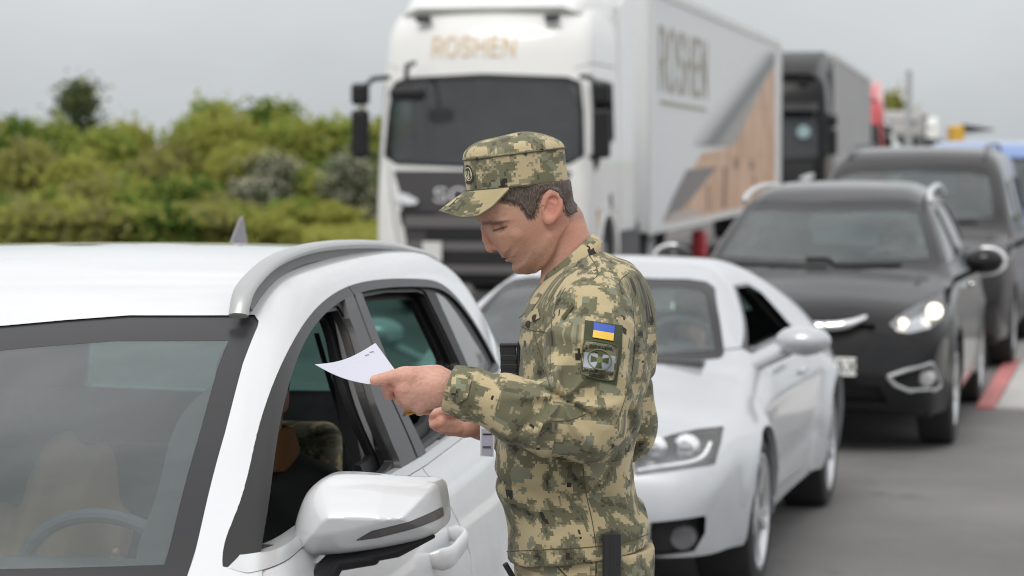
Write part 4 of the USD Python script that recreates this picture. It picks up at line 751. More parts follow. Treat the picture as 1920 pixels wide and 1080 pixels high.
    # grille bars with open gaps, bumper, badge strip
    for z0, z1, hw in ((1.00, 1.13, .88), (.74, .84, .85), (.48, .58, .84)):
        if hw: obj('grille_bar', drape(B, trimesh.Trimesh(*arr(prism(rpoly([(-hw, z0), (hw, z0), (hw, z1), (-hw, z1)], .02), 'x', 0, .02))).subdivide().subdivide().subdivide(), .010), M('grille_bar_grey', (.12, .112, .115), .45), R)
    for z0, z1, hw in ((.85, .99, .62), (.59, .73, .62), (.40, .47, .62)): obj('grille_gap', drape(B, trimesh.Trimesh(*arr(prism(sbox(-hw, z0, hw, z1), 'x', 0, .02))).subdivide().subdivide(), .0), dark_void, R)
    for sg in (-1, 1): obj('lamp_recess', drape(B, trimesh.Trimesh(*arr(prism(rpoly(np.array([(.48, 1.17), (.95, 1.19), (.92, 1.02), (.58, 1.02)]) * [sg, 1], .02), 'x', 0, .02))).subdivide().subdivide(), .002), dark_void, R)
    if visor: obj('sun_visor', hull([(-.02, -1.0, 2.72), (-.02, 1.0, 2.72), (.14, -1.08, 2.70), (.14, 1.08, 2.70), (.22, -1.08, 2.88), (.22, 1.08, 2.88)]), visor, R)
    obj('front_mirror', bx(-.36, -.16, .55, .95, 2.42, 2.58, .06), black_plastic, R); obj('front_mirror_arm', tube([(.22, .80, 2.86), (-.1, .80, 2.82), (-.25, .78, 2.56)], .03, 8), black_plastic, R)
    obj('number_plate', bx(-.05, -.035, .42, .64, .62, .84), M('pale_plate', (.62, .62, .60), .5), R)
    df = hull([(x, y, z) for sg in (-1, 1) for x, y, z in ((.55, sg*.85, 3.50), (1.0, sg*.95, 3.78), (1.8, sg*1.05, 4.02), (2.4, sg*1.1, 4.05), (.7, sg*1.05, 3.42), (2.4, sg*1.18, 3.45))]); obj('roof_deflector', df, paint, R, smooth=50)
    for y in (-.75, .75): obj('roof_lamp', bx(.40, .52, y - .09, y + .09, 3.33, 3.40, .03), black_plastic, R)
    # cabin
    obj('dashboard', bx(.30, .85, -1.05, 1.05, 1.45, 1.78, .06), M('lorry_dash', (.04, .04, .042), .6), R); steering(R, .95, -.62, 1.85, .23, 40)
    for sg in (-1, 1): seat(R, 1.45, sg*.62, 1.25, interior_dark, 2.3)
    obj('rear_wall', bx(2.12, 2.16, -1.1, 1.1, 1.2, 3.2), interior_grey, R); obj('cab_floor', bx(.3, 2.2, -1.1, 1.1, 1.05, 1.12), dark_void, R)
    # chassis, wheels, box
    for y in (-.45, .45): obj('chassis_rail', bx(2.2, box_x[1] - .4, y - .05, y + .05, .70, .92 if box_z[0] > .93 else box_z[0] - .03), dark_void, R)
    for sg in (-1, 1):
        obj('fuel_tank', bx(2.45, 4.1, min(sg*.65, sg*1.2), max(sg*.65, sg*1.2), .45, 1.0, .1), M('tank_dark', (.05, .05, .055), .5), R)
        for x in (5.0, box_x[1] - 4.2, box_x[1] - 2.9, box_x[1] - 1.6): wheel(R, x, sg*1.20, .50, .34, 8, 'single', M('lorry_rim', (.45, .45, .46), .45, metal=.5), .58)
        obj('landing_leg', bx(7.4, 7.55, sg*.8 - .07, sg*.8 + .07, .05, .80), dark_void, R)
    x0, x1 = box_x; z0, z1 = box_z
    obj('trailer_box', bx(x0, x1, -1.25, 1.25, z0, z1, .03), box_paint, R, smooth=20)
    for sg in (-1, 1):
        for zz in (z0 - .02, z1 - .09): obj('edge_rail', bx(x0 - .005, x1 + .005, sg*1.256 - .012, sg*1.256 + .012, zz, zz + .11), M('trailer_rail', (.62, .62, .61), .4), R)
        for xx in (x0, x1 - .12): obj('corner_post', bx(xx - .004, xx + .124, sg*1.26 - .012, sg*1.26 + .012, z0 + .095, z1 - .095), M('trailer_rail', (.62, .62, .61), .4), R)
    return R
white_lorry = cab_body((-.375, 27.0), 12.0)
lorry_white = M('white_lorry_paint', (.70, .70, .69), .35, coat=.6, vary=.03, vscale=1.5)
wl = lorry(white_lorry, 'white_lorry', 'white lorry with gold lettering above its windscreen and a printed white box trailer', lorry_white, M('front_panel_grey', (.06, .057, .059), .45, spec=.3), M('white_box_paint', (.66, .67, .68), .45))
def letter_on_front(B, R, text, px0, px1, vbase, h, mat, name, xplane, bold=False):
    a, b = B.at_x(px0, vbase, xplane), B.at_x(px1, vbase, xplane); t = meshkit.text_mesh(text, 1.0, .02, bold); v = t.vertices; w = v[:, 0].max()
    q = np.stack([0*v[:, 2], a[1] + (b[1] - a[1]) * v[:, 0] / w, a[2] + h * v[:, 1]], 1); n = drape(B, (q, t.faces), .006)[0]; n[:, 0] -= v[:, 2] * .4
    return obj(name, (n, t.faces), mat, R, smooth=False)
gold = M('gold_lettering', (.64, .48, .28), .45)
letter_on_front(white_lorry, wl, 'ROSHEN', 808, 968, 107, .235, gold, 'front_lettering', .40)
letter_on_front(white_lorry, wl, 'SCANIA', 812, 1000, 379, .165, M('badge_silver', (.78, .78, .79), .25, metal=.5), 'badge_lettering', .05)
def lorry_print():
    B, R = white_lorry, wl; P = lambda pts: np.array([B.at_y(u, v, -1.255)[[0, 2]] for u, v in pts])
    def sheet(name, pts, mat, lift): obj(name, prism(Polygon(P(pts)).buffer(0), 'y', -1.2555 - lift, -1.2515 - lift), mat, R, smooth=False)
    grey = usdkit.material(stage, '/World/Looks/curl_print', {'tc': ('texture_coordinate', {}), 's': ('separate_xyz', {}), 'm': ('math', dict(math_type='multiply_add', value2=2.0, value3=0.0)), 'ad': ('math', dict(math_type='add')), 'mr': ('map_range', {}),
        'r': ('rgb_ramp', dict(ramp=[(0, (.66, .67, .68)), (.30, (.50, .51, .52)), (.66, (.13, .14, .145)), (.85, (.17, .18, .18)), (1, (.30, .29, .28))])), 'p': ('principled_bsdf', dict(roughness=.45))},
        [('tc.object', 's.vector'), ('s.z', 'm.value1'), ('m.value', 'ad.value1'), ('s.x', 'ad.value2'), ('ad.value', 'mr.value'), ('mr.result', 'r.fac'), ('r.color', 'p.base_color')], surface='p.BSDF')
    c0, c1 = P([(1437, 120)])[0], P([(1330, 265)])[0]; sl = (c0[0]-c1[0]) / (c0[1]-c1[1]); kk = lambda u, v: (lambda q: q[0] - sl*q[1])(P([(u, v)])[0])
    UsdShade.Shader.Get(stage, '/World/Looks/curl_print/m').GetInput('value2').Set(float(-sl)); mr = UsdShade.Shader.Get(stage, '/World/Looks/curl_print/mr'); f0, f1 = kk(1338, 200), kk(1398, 205)
    for n_, v_ in (('from_min', f0), ('from_max', f1), ('to_min', 0.0), ('to_max', 1.0)): mr.CreateInput(n_, Sdf.ValueTypeNames.Float).Set(float(v_))
    mr.CreateInput('clamp', Sdf.ValueTypeNames.Bool).Set(True)
    town = usdkit.material(stage, '/World/Looks/town_print', {'tc': ('texture_coordinate', {}), 'mp': ('mapping', dict(scale=(.9, 1, .55))), 'n': ('noise_texture', dict(scale=2.2, detail=3.0)), 'r': ('rgb_ramp', dict(ramp=[(.25, (.36, .22, .15)), (.45, (.54, .33, .21)), (.6, (.62, .42, .30)), (.8, (.68, .55, .46))])),
        'b': ('brick_texture', dict(scale=.9, mortar_size=.03, row_height=.8, brick_width=.45, color1=(1, 1, 1), color2=(.8, .78, .76), mortar=(.62, .55, .5))), 'mx': ('mapping', dict(rotation=(math.pi/2, 0, 0))), 'mu': ('mix_color', dict(blend_type='multiply', fac=.35)), 'p': ('principled_bsdf', dict(roughness=.45))},
        [('tc.object', 'mp.vector'), ('mp.vector', 'n.vector'), ('n.fac', 'r.fac'), ('tc.object', 'mx.vector'), ('mx.vector', 'b.vector'), ('r.color', 'mu.a'), ('b.color', 'mu.b'), ('mu.result', 'p.base_color')], surface='p.BSDF')
    sheet('printed_fold', [(1453, 98), (1405, 92), (1300, 268), (1312, 274), (1376, 274), (1440, 140), (1453, 122)], grey, .004)
    sheet('printed_town', [(1453, 120), (1440, 140), (1376, 274), (1316, 288), (1241, 416), (1300, 412), (1453, 384)], town, .002)
    dark = M('print_dark_roof', (.17, .155, .155), .5); sheet('printed_roof', [(1288, 318), (1345, 312), (1318, 345), (1296, 372), (1270, 400), (1244, 415), (1262, 370)], dark, .006)
    for u0, u1, v0, v1 in ((1355, 1361, 312, 390), (1376, 1384, 295, 318), (1405, 1413, 300, 318), (1412, 1416, 330, 345), (1325, 1329, 345, 395)): sheet('printed_window', [(u0, v0), (u1, v0), (u1, v1), (u0, v1)], M('print_dark_window', (.22, .14, .10), .5), .008)
    sheet('printed_street', [(1246, 414), (1262, 398), (1320, 392), (1300, 406)], M('print_street', (.45, .40, .38), .5), .0065)
    t = meshkit.text_mesh('ROSHEN', 1.0, .003, False); v = t.vertices; w = v[:, 0].max(); c = P([(1234, 170), (1326, 192), (1234, 45)]); x = c[0][0] + (c[1][0] - c[0][0]) * v[:, 0] / w
    obj('side_lettering', (np.stack([x, -1.2555 - .002 - v[:, 2], c[0][1] + (c[2][1] - c[0][1]) * v[:, 1]], 1), t.faces), M('side_lettering_gold', (.30, .27, .20), .4, metal=.3), R, smooth=False)
    sheet('lettering_underline', [(1238, 187), (1325, 203), (1325, 209), (1238, 195)], M('side_lettering_gold', (.30, .27, .20)), .002)
    fe = B.at_y(1310, 455, -1.1); obj('red_extinguisher', bx(fe[0]-.18, fe[0]+.18, -1.22, -1.0, fe[2]-.25, fe[2]+.2, .08), M('red_box', (.45, .04, .05), .4), R)
    em = P([(1121, 414)])[0]
    for s_, m_ in ((0, M('emblem_orange', (.55, .28, .10), .5)), (1, M('emblem_yellow', (.58, .45, .12), .5))):
        q = B.at_y(1121, 400 + 18*s_, -1.25); obj('door_emblem', bx(q[0]-.05, q[0]+.05, -1.262, -1.245, q[2]-.05, q[2]+.05, .004), m_, R)
lorry_print()
black_lorry = cab_body((5.35, 50.7), 11.0, .07)
lorry(black_lorry, 'black_lorry', 'black lorry with grey curtain trailer, behind the printed white trailer', M('black_lorry_paint', (.010, .010, .011), .3, spec=.25), M('black_front', (.012, .012, .013), .4), M('grey_curtain', (.33, .33, .335), .6, vary=.08, vscale=1.2), (3.0, 20.8), (.95, 4.02), visor=M('black_front', (.012, .012, .013), .4))
q_ = black_lorry
for i_, (x_, z_) in enumerate(((1507, 247), )):
    p_ = black_lorry.at_x(x_, z_, .15); st_ = obj('windscreen_sticker', mov(lathe([(0, 0), (.14, 0), (.14, .01), (0, .01)], 24, 'x'), (.10, p_[1], p_[2])), M('sticker_blue', (.30, .42, .45), .5), stage.GetPrimAtPath('/World/black_lorry'))
red_lorry = cab_body((10.1, 73.5), 10.5, .09)
lorry(red_lorry, 'red_lorry', 'red lorry just visible past the end of the grey curtain trailer', M('red_lorry_paint', (.50, .055, .06), .3, coat=1), M('red_front', (.35, .04, .045), .4), M('pale_bed', (.30, .30, .30), .6), (3.0, 9.0), (.95, 1.35), fairing=False)
grey_lorry = cab_body((20.1, 125.0), 10.5, .09)
lorry(grey_lorry, 'grey_lorry', 'grey box lorry in the distance beside the tall post', M('dim_grey_lorry', (.30, .295, .29), .5), M('black_front', (.012, .012, .013), .4), M('grey_box', (.30, .295, .29), .6), (3.0, 15.0), (.95, 3.9))
far_white = cab_body((25.4, 150.0), 10.5, .09)
lorry(far_white, 'white_lorry', 'white lorry far off, right of the grey box lorry', M('far_white_paint', (.68, .68, .66), .4), M('black_front', (.012, .012, .013), .4), M('far_white_box', (.66, .66, .64), .5), (3.0, 15.0), (.95, 3.6), fairing=False)
# ---------------------------------------------------------------- verge, hedge, trees, posts, kerb
grass_m = usdkit.material(stage, '/World/Looks/verge_grass', {'tc': ('texture_coordinate', {}), 'n': ('noise_texture', dict(scale=.5, detail=6.0, roughness=.7)), 'r': ('rgb_ramp', dict(ramp=[(.25, (.08, .10, .03)), (.5, (.13, .15, .05)), (.75, (.20, .20, .09))])), 'p': ('principled_bsdf', dict(roughness=.9))},
    [('tc.object', 'n.vector'), ('n.fac', 'r.fac'), ('r.color', 'p.base_color')], surface='p.BSDF')
gg = obj('field', (np.array([[-1500, -300, -.004], [1500, -300, -.004], [1500, 2600, -.004], [-1500, 2600, -.004]]), np.array([[0, 1, 2, 3]])), grass_m, smooth=False); tag(gg, kind='structure')
rng = np.random.default_rng(7)
def leaf_mat(name, lo, hi):
    return usdkit.material(stage, '/World/Looks/' + name, {'g': ('geometry', {}), 'r': ('rgb_ramp', dict(ramp=[(0, lo), (1, hi)])), 'd': ('diffuse_bsdf', {}), 't': ('translucent_bsdf', {}), 'm': ('mix_closure', dict(fac=.45))},
        [('g.random_per_island', 'r.fac'), ('r.color', 'd.color'), ('r.color', 't.color'), ('d.BSDF', 'm.closure1'), ('t.BSDF', 'm.closure2')], surface='m.closure')
LM = [leaf_mat('leaf_yellow_green', (.34, .35, .09), (.58, .54, .20)), leaf_mat('leaf_fresh_green', (.21, .29, .065), (.42, .48, .14)), leaf_mat('leaf_deep_green', (.085, .16, .04), (.19, .28, .07)), leaf_mat('leaf_olive', (.29, .28, .12), (.48, .44, .23)), leaf_mat('leaf_grey_green', (.10, .13, .07), (.21, .24, .13)), leaf_mat('blossom_white', (.55, .52, .42), (.78, .75, .65))]
bark = M('bark', (.07, .055, .04), .9, vary=.3)
def leaves(centres, size, rng):
    n = len(centres); a = rng.normal(size=(n, 3)); a /= np.linalg.norm(a, axis=1)[:, None]; b = np.cross(a, rng.normal(size=(n, 3))); b /= np.linalg.norm(b, axis=1)[:, None]; s = size * rng.uniform(.6, 1.4, (n, 1))
    v = np.stack([centres - a*s, centres + b*s*.5, centres + a*s, centres - b*s*.5], 1).reshape(-1, 3); i = np.arange(n)[:, None] * 4
    return v, np.vstack([i + [0, 1, 2], i + [0, 2, 3]])
def bush(name, label, x, y, w, h, mat, n=2600, size=.085, trunk=.05, shape=1.0, sec=None, group=None, open_=0.0, low=0.0, mixin=.45):
    t = thing(name, label, 'tree' if 'tree' in name else 'bush', (x, y, 0), 0, group); r = rng
    lim = []; tips = []
    for k in range(9):
        a = r.uniform(0, 6.28); rad = w * r.uniform(.25, .8); top = h * r.uniform(.55, .92)
        p = spline([(0, 0, 0), (math.cos(a)*rad*.3, math.sin(a)*rad*.3, top*.45), (math.cos(a)*rad, math.sin(a)*rad, top)], 8); lim.append(tube(p, np.linspace(trunk, trunk*.25, 8), 6)); tips.append(p[-1]); tips.append(p[5])
    obj('trunk', cat(lim), bark, t)
    nb = 26; cl = []
    for k in range(nb):
        u = r.uniform(0, 1) ** .8; zz = h * (low + (1 - low) * (.08 + .9*u)); env = w * (math.sin(min(1, (1 - u) * 1.15 + .08) * 1.45) ** .7) * (1 if shape == 1 else shape)
        a = r.uniform(0, 6.28); rr_ = env * math.sqrt(r.uniform(.1, 1)); cl.append((math.cos(a)*rr_, math.sin(a)*rr_, zz))
    cl = np.array(cl + [tuple(q) for q in tips]); m = r.integers(0, len(cl), n); s0 = (w + h) * .085 * (1 - .4*open_)
    c = cl[m] + r.normal(size=(n, 3)) * s0 * [1, 1, .9]; c = c[c[:, 2] > .05]
    sh_ = rng.normal(size=(n//6, 3)) * [w*.45, w*.45, 0] + np.stack([0*np.arange(n//6), 0*np.arange(n//6), h*(.80 + .26*rng.uniform(0, 1, n//6)**2)], 1); sh_[:, :2] = np.round(sh_[:, :2]/(.16))*.16 + rng.normal(size=(len(sh_), 2))*.03; c = np.vstack([c, sh_])
    if sec is None: k = r.uniform(size=len(c)) < mixin; obj('crown', leaves(c[~k], size, r), mat, t, smooth=False); obj('young_leaves', leaves(c[k], size, r), LM[0], t, smooth=False)
    else:
        k = r.uniform(size=len(c)) < sec[1]; obj('crown', leaves(c[~k], size, r), mat, t, smooth=False); obj('blossom', leaves(c[k] + r.normal(size=(k.sum(), 3)) * .12, size*.8, r), sec[0], t, smooth=False)
    return t
def hedge():
    kinds = {0: ('bush', 'yellow-green', LM[0]), 1: ('bush', 'fresh green', LM[1]), 2: ('bush', 'dark green', LM[2]), 3: ('bush', 'olive', LM[3]), 4: ('bush', 'grey-green', LM[4])}
    # photo column of the middle, row of the top, half width in px, distance, colour
    rows = [(-40, 250, 60, 60, 2), (40, 258, 58, 60, 2), (55, 300, 55, 58, 3), (90, 262, 48, 62, 1), (150, 320, 60, 57, 0), (205, 272, 46, 60, 1), (235, 262, 58, 61, 0), (20, 385, 60, 55, 3), (95, 372, 52, 55.5, 1), (180, 350, 52, 55, 3), (250, 352, 56, 55, 1),
            (300, 318, 44, 59, 3), (345, 288, 42, 60, 3), (365, 262, 44, 61, 1), (400, 222, 34, 63, 1), (425, 248, 52, 60, 0), (455, 300, 52, 57, 0), (345, 345, 54, 55, 2), (290, 372, 45, 54.5, 2), (500, 222, 44, 63, 2), (520, 262, 50, 61, 1), (545, 250, 44, 62, 1), (590, 252, 50, 61, 0), (632, 250, 44, 60.5, 1), (665, 262, 46, 62, 0),
            (560, 330, 52, 57, 1), (560, 385, 46, 54.5, 1), (620, 395, 44, 54, 0), (410, 380, 50, 54.5, 3), (-10, 392, 56, 45, 2), (60, 398, 52, 44.6, 3), (120, 396, 54, 45.5, 0), (185, 402, 52, 44.5, 3), (250, 398, 54, 45, 1), (318, 402, 52, 44.6, 2), (385, 404, 50, 45, 3), (450, 408, 46, 45.4, 1), (510, 418, 40, 45, 0), (720, 258, 60, 62, 1), (790, 262, 60, 62, 0), (860, 255, 60, 62, 2)]
    wh = {0: 'yellow-green', 1: 'fresh green', 2: 'dark green', 3: 'olive', 4: 'grey-green'}
    seen = {}
    for i, (u, v, hw, d, k) in enumerate(rows):
        p = at(u, v - (9 if v < 330 else 0), d); w = hw / FP * d; h = p[2]
        place = 'far left edge of the hedge' if u < 60 else 'left part of the hedge' if u < 260 else 'middle of the hedge' if u < 380 else 'tall part left of the lorry' if u < 540 else 'hedge beside the lorry' if u < 690 else 'hedge behind the white lorry'
        size_ = 'tall' if v < 270 else 'middling' if v < 330 else 'low'
        lab = f'{size_} {wh[k]} bush in the {place}, {"near row" if d < 50.5 else "front row" if d < 58 else "back row"}' ; n_ = seen.get(lab, 0); seen[lab] = n_ + 1
        if n_: lab = lab.replace(' in the', ', further right in the')
        bush('hedge_bush', lab, p[0], d, w*1.1, h, LM[k], int(3000 + 40*hw), .105, .04, group='bushes of the hedge beside the road')
    for u, v, hw, d, lab in ((505, 300, 46, 56.5, 'low shrub flecked with white blossom in the middle of the hedge'), (655, 300, 40, 56, 'pale blossoming shrub next to the white lorry'), (470, 352, 42, 55, 'small white-flowering shrub at the foot of the hedge, left of the larger one')):
        p = at(u, v, d); bush('flowering_shrub', lab, p[0], d, hw / FP * d, p[2], LM[4], 3000, .075, .04, sec=(LM[5], .42))
    p = at(148, 172, 68); bush('slender_tree', 'slender grey-green tree standing above the left part of the hedge', p[0], 68, .72, p[2] + .15, LM[4], 2400, .085, .07, open_=1.0, low=.25, mixin=.12, shape=.9)
    p = at(1665, 190, 130); bush('tree', 'distant pale tree behind the red lorry', p[0], 130, 1.3, p[2], LM[3], 2500, .22, .12)
hedge()
def tufts():
    n = 9000; u = rng.uniform(-200, 900, n); d = rng.uniform(46, 58, n); x = (u - 960) / FP * d; c = np.stack([x, d, rng.uniform(.02, .22, n)], 1)
    a = leaves(c, .14, rng); tag(obj('long_grass', a, LM[0], smooth=False), 'long yellowish grass along the foot of the hedge', 'grass', kind='stuff')
tufts()
# tall post and a yellow beacon far off
t_ = thing('tall_post', 'tall grey post rising beside the distant grey box lorry', 'post', at(1703, 300, 88) * [1, 1, 0])
hp_ = at(1703, 136, 88)[2]; obj('pole', tube([(0, 0, 0), (0, 0, hp_)], [.13, .10], 14), M('post_grey', (.36, .37, .38), .5), t_); obj('base', bx(-.3, .3, -.3, .3, 0, .15, .02), M('concrete', (.3, .3, .29), .8), t_); obj('cap', mov(lathe([(0, .12), (.12, .06), (.12, 0), (0, 0)], 16), (0, 0, hp_)), M('post_grey', (.36, .37, .38)), t_)
yb = at(1792, 243, 60); t_ = thing('yellow_loader', 'yellow loader with a dark boom, tiny above the blue van roof', 'loader', (yb[0], 60, 0))
ym = M('loader_yellow', (.65, .38, .05), .4); dk = M('boom_dark', (.03, .035, .03), .5)
obj('cab', bx(-.17, .17, -.3, .3, yb[2]-.9, yb[2] + .10, .06), ym, t_); obj('chassis', bx(-.5, 1.6, -.5, .5, .5, yb[2]-.9, .08), ym, t_); obj('boom', hull([(.15, -.1, yb[2]-.1), (.15, .1, yb[2]-.1), (.15, -.1, yb[2]+.14), (.15, .1, yb[2]+.14), (.95, -.08, yb[2]-.02), (.95, .08, yb[2]-.02), (.95, 0, yb[2]+.02)]), dk, t_)
for x in (-.2, 1.3):
    for sg in (-1, 1): obj('wheel', mov(lathe([(0, -.15), (.45, -.15), (.5, -.1), (.5, .1), (.45, .15), (0, .15)], 24, 'y'), (x, sg*.55, .5)), rubber, t_)
# white arms of a crane beside the red lorry
ca = at(1640, 265, 82); t_ = thing('crane_arm', 'pale slanting lifting arm beside the red lorry', 'crane', (ca[0], 82, 0))
obj('arm', tube([(0, 0, 3.35), (.75, 0, 2.0)], .12, 8), M('crane_white', (.62, .64, .64), .4), t_); obj('post', bx(.6, .9, -.15, .15, 0, 2.1, .03), M('crane_white', (.62, .64, .64)), t_)
# red and white kerb of the island beside the black crossover
def kerb():
    t = thing('kerb_island', 'low island painted white with a faded red edge beside the black crossover', 'traffic island', (0, 0, 0))
    a = ground_at(1832, 764); ux = np.array([math.sin(math.radians(14.5)), math.cos(math.radians(14.5)), 0]); uy = np.array([ux[1], -ux[0], 0]); H = .022
    red, wht = M('kerb_red_paint', (.48, .17, .165), .6, vary=.2, vscale=5), M('kerb_white_paint', (.44, .43, .41), .6, vary=.15, vscale=5)
    def block(s0, s1, w0, w1, mat, name='kerb_stone', h=H):
        p = [a + ux*s + uy*w + np.array([0, 0, z]) for s in (s0, s1) for w in (w0, w1) for z in (0, h)]; q = [a + ux*(s0+s1)/2 + uy*(w0+w1)/2 + np.array([0, 0, h])]
        c = np.mean(p, 0); obj(name, hull([c + (x - c) * [.996, .996, 1] for x in p]), mat, t, smooth=20)
    block(0, 6.0, .13, 6, wht, 'painted_top', H - .004); n = 6
    for k in range(n): block(k*1.0, k*1.0 + 1.0, 0, .13, red if k < 4 else wht)
    block(-.12, 0, 0, .13, red)
    for k in range(6): block(-.12, 0, .13 + k*1.0, k*1.0 + 1.13, wht)
kerb()
# ---------------------------------------------------------------- the man in camouflage uniform
PD = 4.7
PO = np.array([at(1090, 600, PD)[0], PD, 0.0])
def Q(u, v, dy=0.0): return at(u, v, PD + dy) - PO
PX = PD / FP * 1.0016                          # metres per photo pixel at his distance
def uv_of(p):                                  # photo pixel of points in his frame
    w = p + PO - np.array([0, 0, CH]); d = w @ _fwd; return 960 + FP * w[:, 0] / d, 540 - FP * (w @ _up) / d
def uvflat(p): return uv_of(np.stack([p[:, 0], 0*p[:, 0], p[:, 2]], 1))      # the same, measured in his middle plane
officer = thing('person', 'standing man in pixelated camouflage uniform and peaked cap, reading a paper, head bowed', 'person', PO)
SEAM = M('seam_thread', (.085, .08, .05), .9)
fb = lambda p, s, o=3, seed=0: meshkit.fbm(p * np.asarray(s), o, seed)
ridge = lambda n: (1 - np.abs(2*n - 1)) ** 2.2
# ---- jacket
_tv = np.array([(466, 1090, 1124, .040), (478, 1070, 1152, .085), (492, 1052, 1178, .130), (510, 1032, 1197, .170), (532, 1008, 1210, .196), (565, 986, 1221, .205), (620, 973, 1229, .200), (700, 966, 1222, .190), (760, 954, 1206, .180), (820, 930, 1192, .175), (890, 922, 1189, .175), (920, 927, 1194, .178), (950, 940, 1205, .182), (985, 947, 1218, .186), (1045, 946, 1223, .190), (1100, 946, 1223, .19)])
_tz = np.array([Q(1080, v)[2] for v in _tv[:, 0]])[::-1]; _tf = np.array([Q(a, v)[0] for v, a in _tv[:, :2]])[::-1]; _tb = np.array([Q(b, v)[0] for v, b in _tv[:, [0, 2]]])[::-1]
tF, tB, tH = PchipInterpolator(_tz, _tf), PchipInterpolator(_tz, _tb), PchipInterpolator(_tz, _tv[::-1, 3])
def torso(p, grow=0.0):
    z = np.clip(p[:, 2], _tz[0], _tz[-1]); f, b, h = tF(z), tB(z), tH(z); cx, a = (f+b)/2, (b-f)/2 + grow; h = h + grow
    n = 2.35; q = (np.abs((p[:, 0]-cx)/a)**n + np.abs((p[:, 1] - .0)/h)**n) ** (1/n)
    return np.maximum((q - 1) * np.minimum(a, h) * .92, p[:, 2] - _tz[-1])
LA = [(Q(1112, 592, -.165), .080), (Q(1108, 650, -.20), .077), (Q(1106, 720, -.215), .074), (Q(1104, 785, -.22), .071)]
LF = [(Q(1100, 796, -.225), .069), (Q(1030, 790, -.25), .062), (Q(950, 762, -.255), .054), (Q(890, 742, -.25), .047), (Q(842, 727, -.245), .0435)]
RA = [(Q(1122, 592, .165), .078), (Q(1150, 700, .205), .070), (Q(1172, 805, .20), .062)]
RF = [(Q(1168, 812, .19), .060), (Q(1040, 806, .12), .052), (Q(925, 800, .045), .042)]
def chain(p, c, grow=0.0, k=.02):
    d = None
    for (a, ra), (b, rb) in zip(c[:-1], c[1:]): e = cone(p, a, b, ra + grow, rb + grow); d = e if d is None else smin(d, e, k)
    return d
def torso_uv(p):
    z = np.clip(p[:, 2], _tz[0], _tz[-1]); f, b = tF(z), tB(z); an = np.arctan2((p[:, 0]-(f+b)/2)/((b-f)/2), -p[:, 1]/tH(z)); return np.stack([an*.165, p[:, 2] + .8*p[:, 1]*np.clip((p[:, 2]-_tz[-1]+.13)/.08, 0, 1)], 1)
def param(p, c):                               # distance along a chain and angle about it
    best, S, A = np.full(len(p), 1e9), np.zeros(len(p)), np.zeros(len(p)); s0 = 0
    for (a, ra), (b, rb) in zip(c[:-1], c[1:]):
        d = b - a; L = np.linalg.norm(d); t0 = (p-a) @ d / L**2; t = np.clip(t0, 0, 1); r = p - a - t[:, None]*d; q = np.linalg.norm(r, axis=1) - (ra+(rb-ra)*t); t = np.clip(t0, -2 if a is c[0][0] else 0, 1)
        x = np.cross(d/L, [0, 1, 0]); x /= np.linalg.norm(x); y = np.cross(d/L, x); ang = np.arctan2(r @ x, -(r @ y) * np.sign(y[1] if y[1] else 1)); m = q < best
        best[m], S[m], A[m] = q[m], s0 + t[m]*L, ang[m]; s0 += L
    return S, A, best
hemL, hemR = Q(948, 1046), Q(1222, 1010)
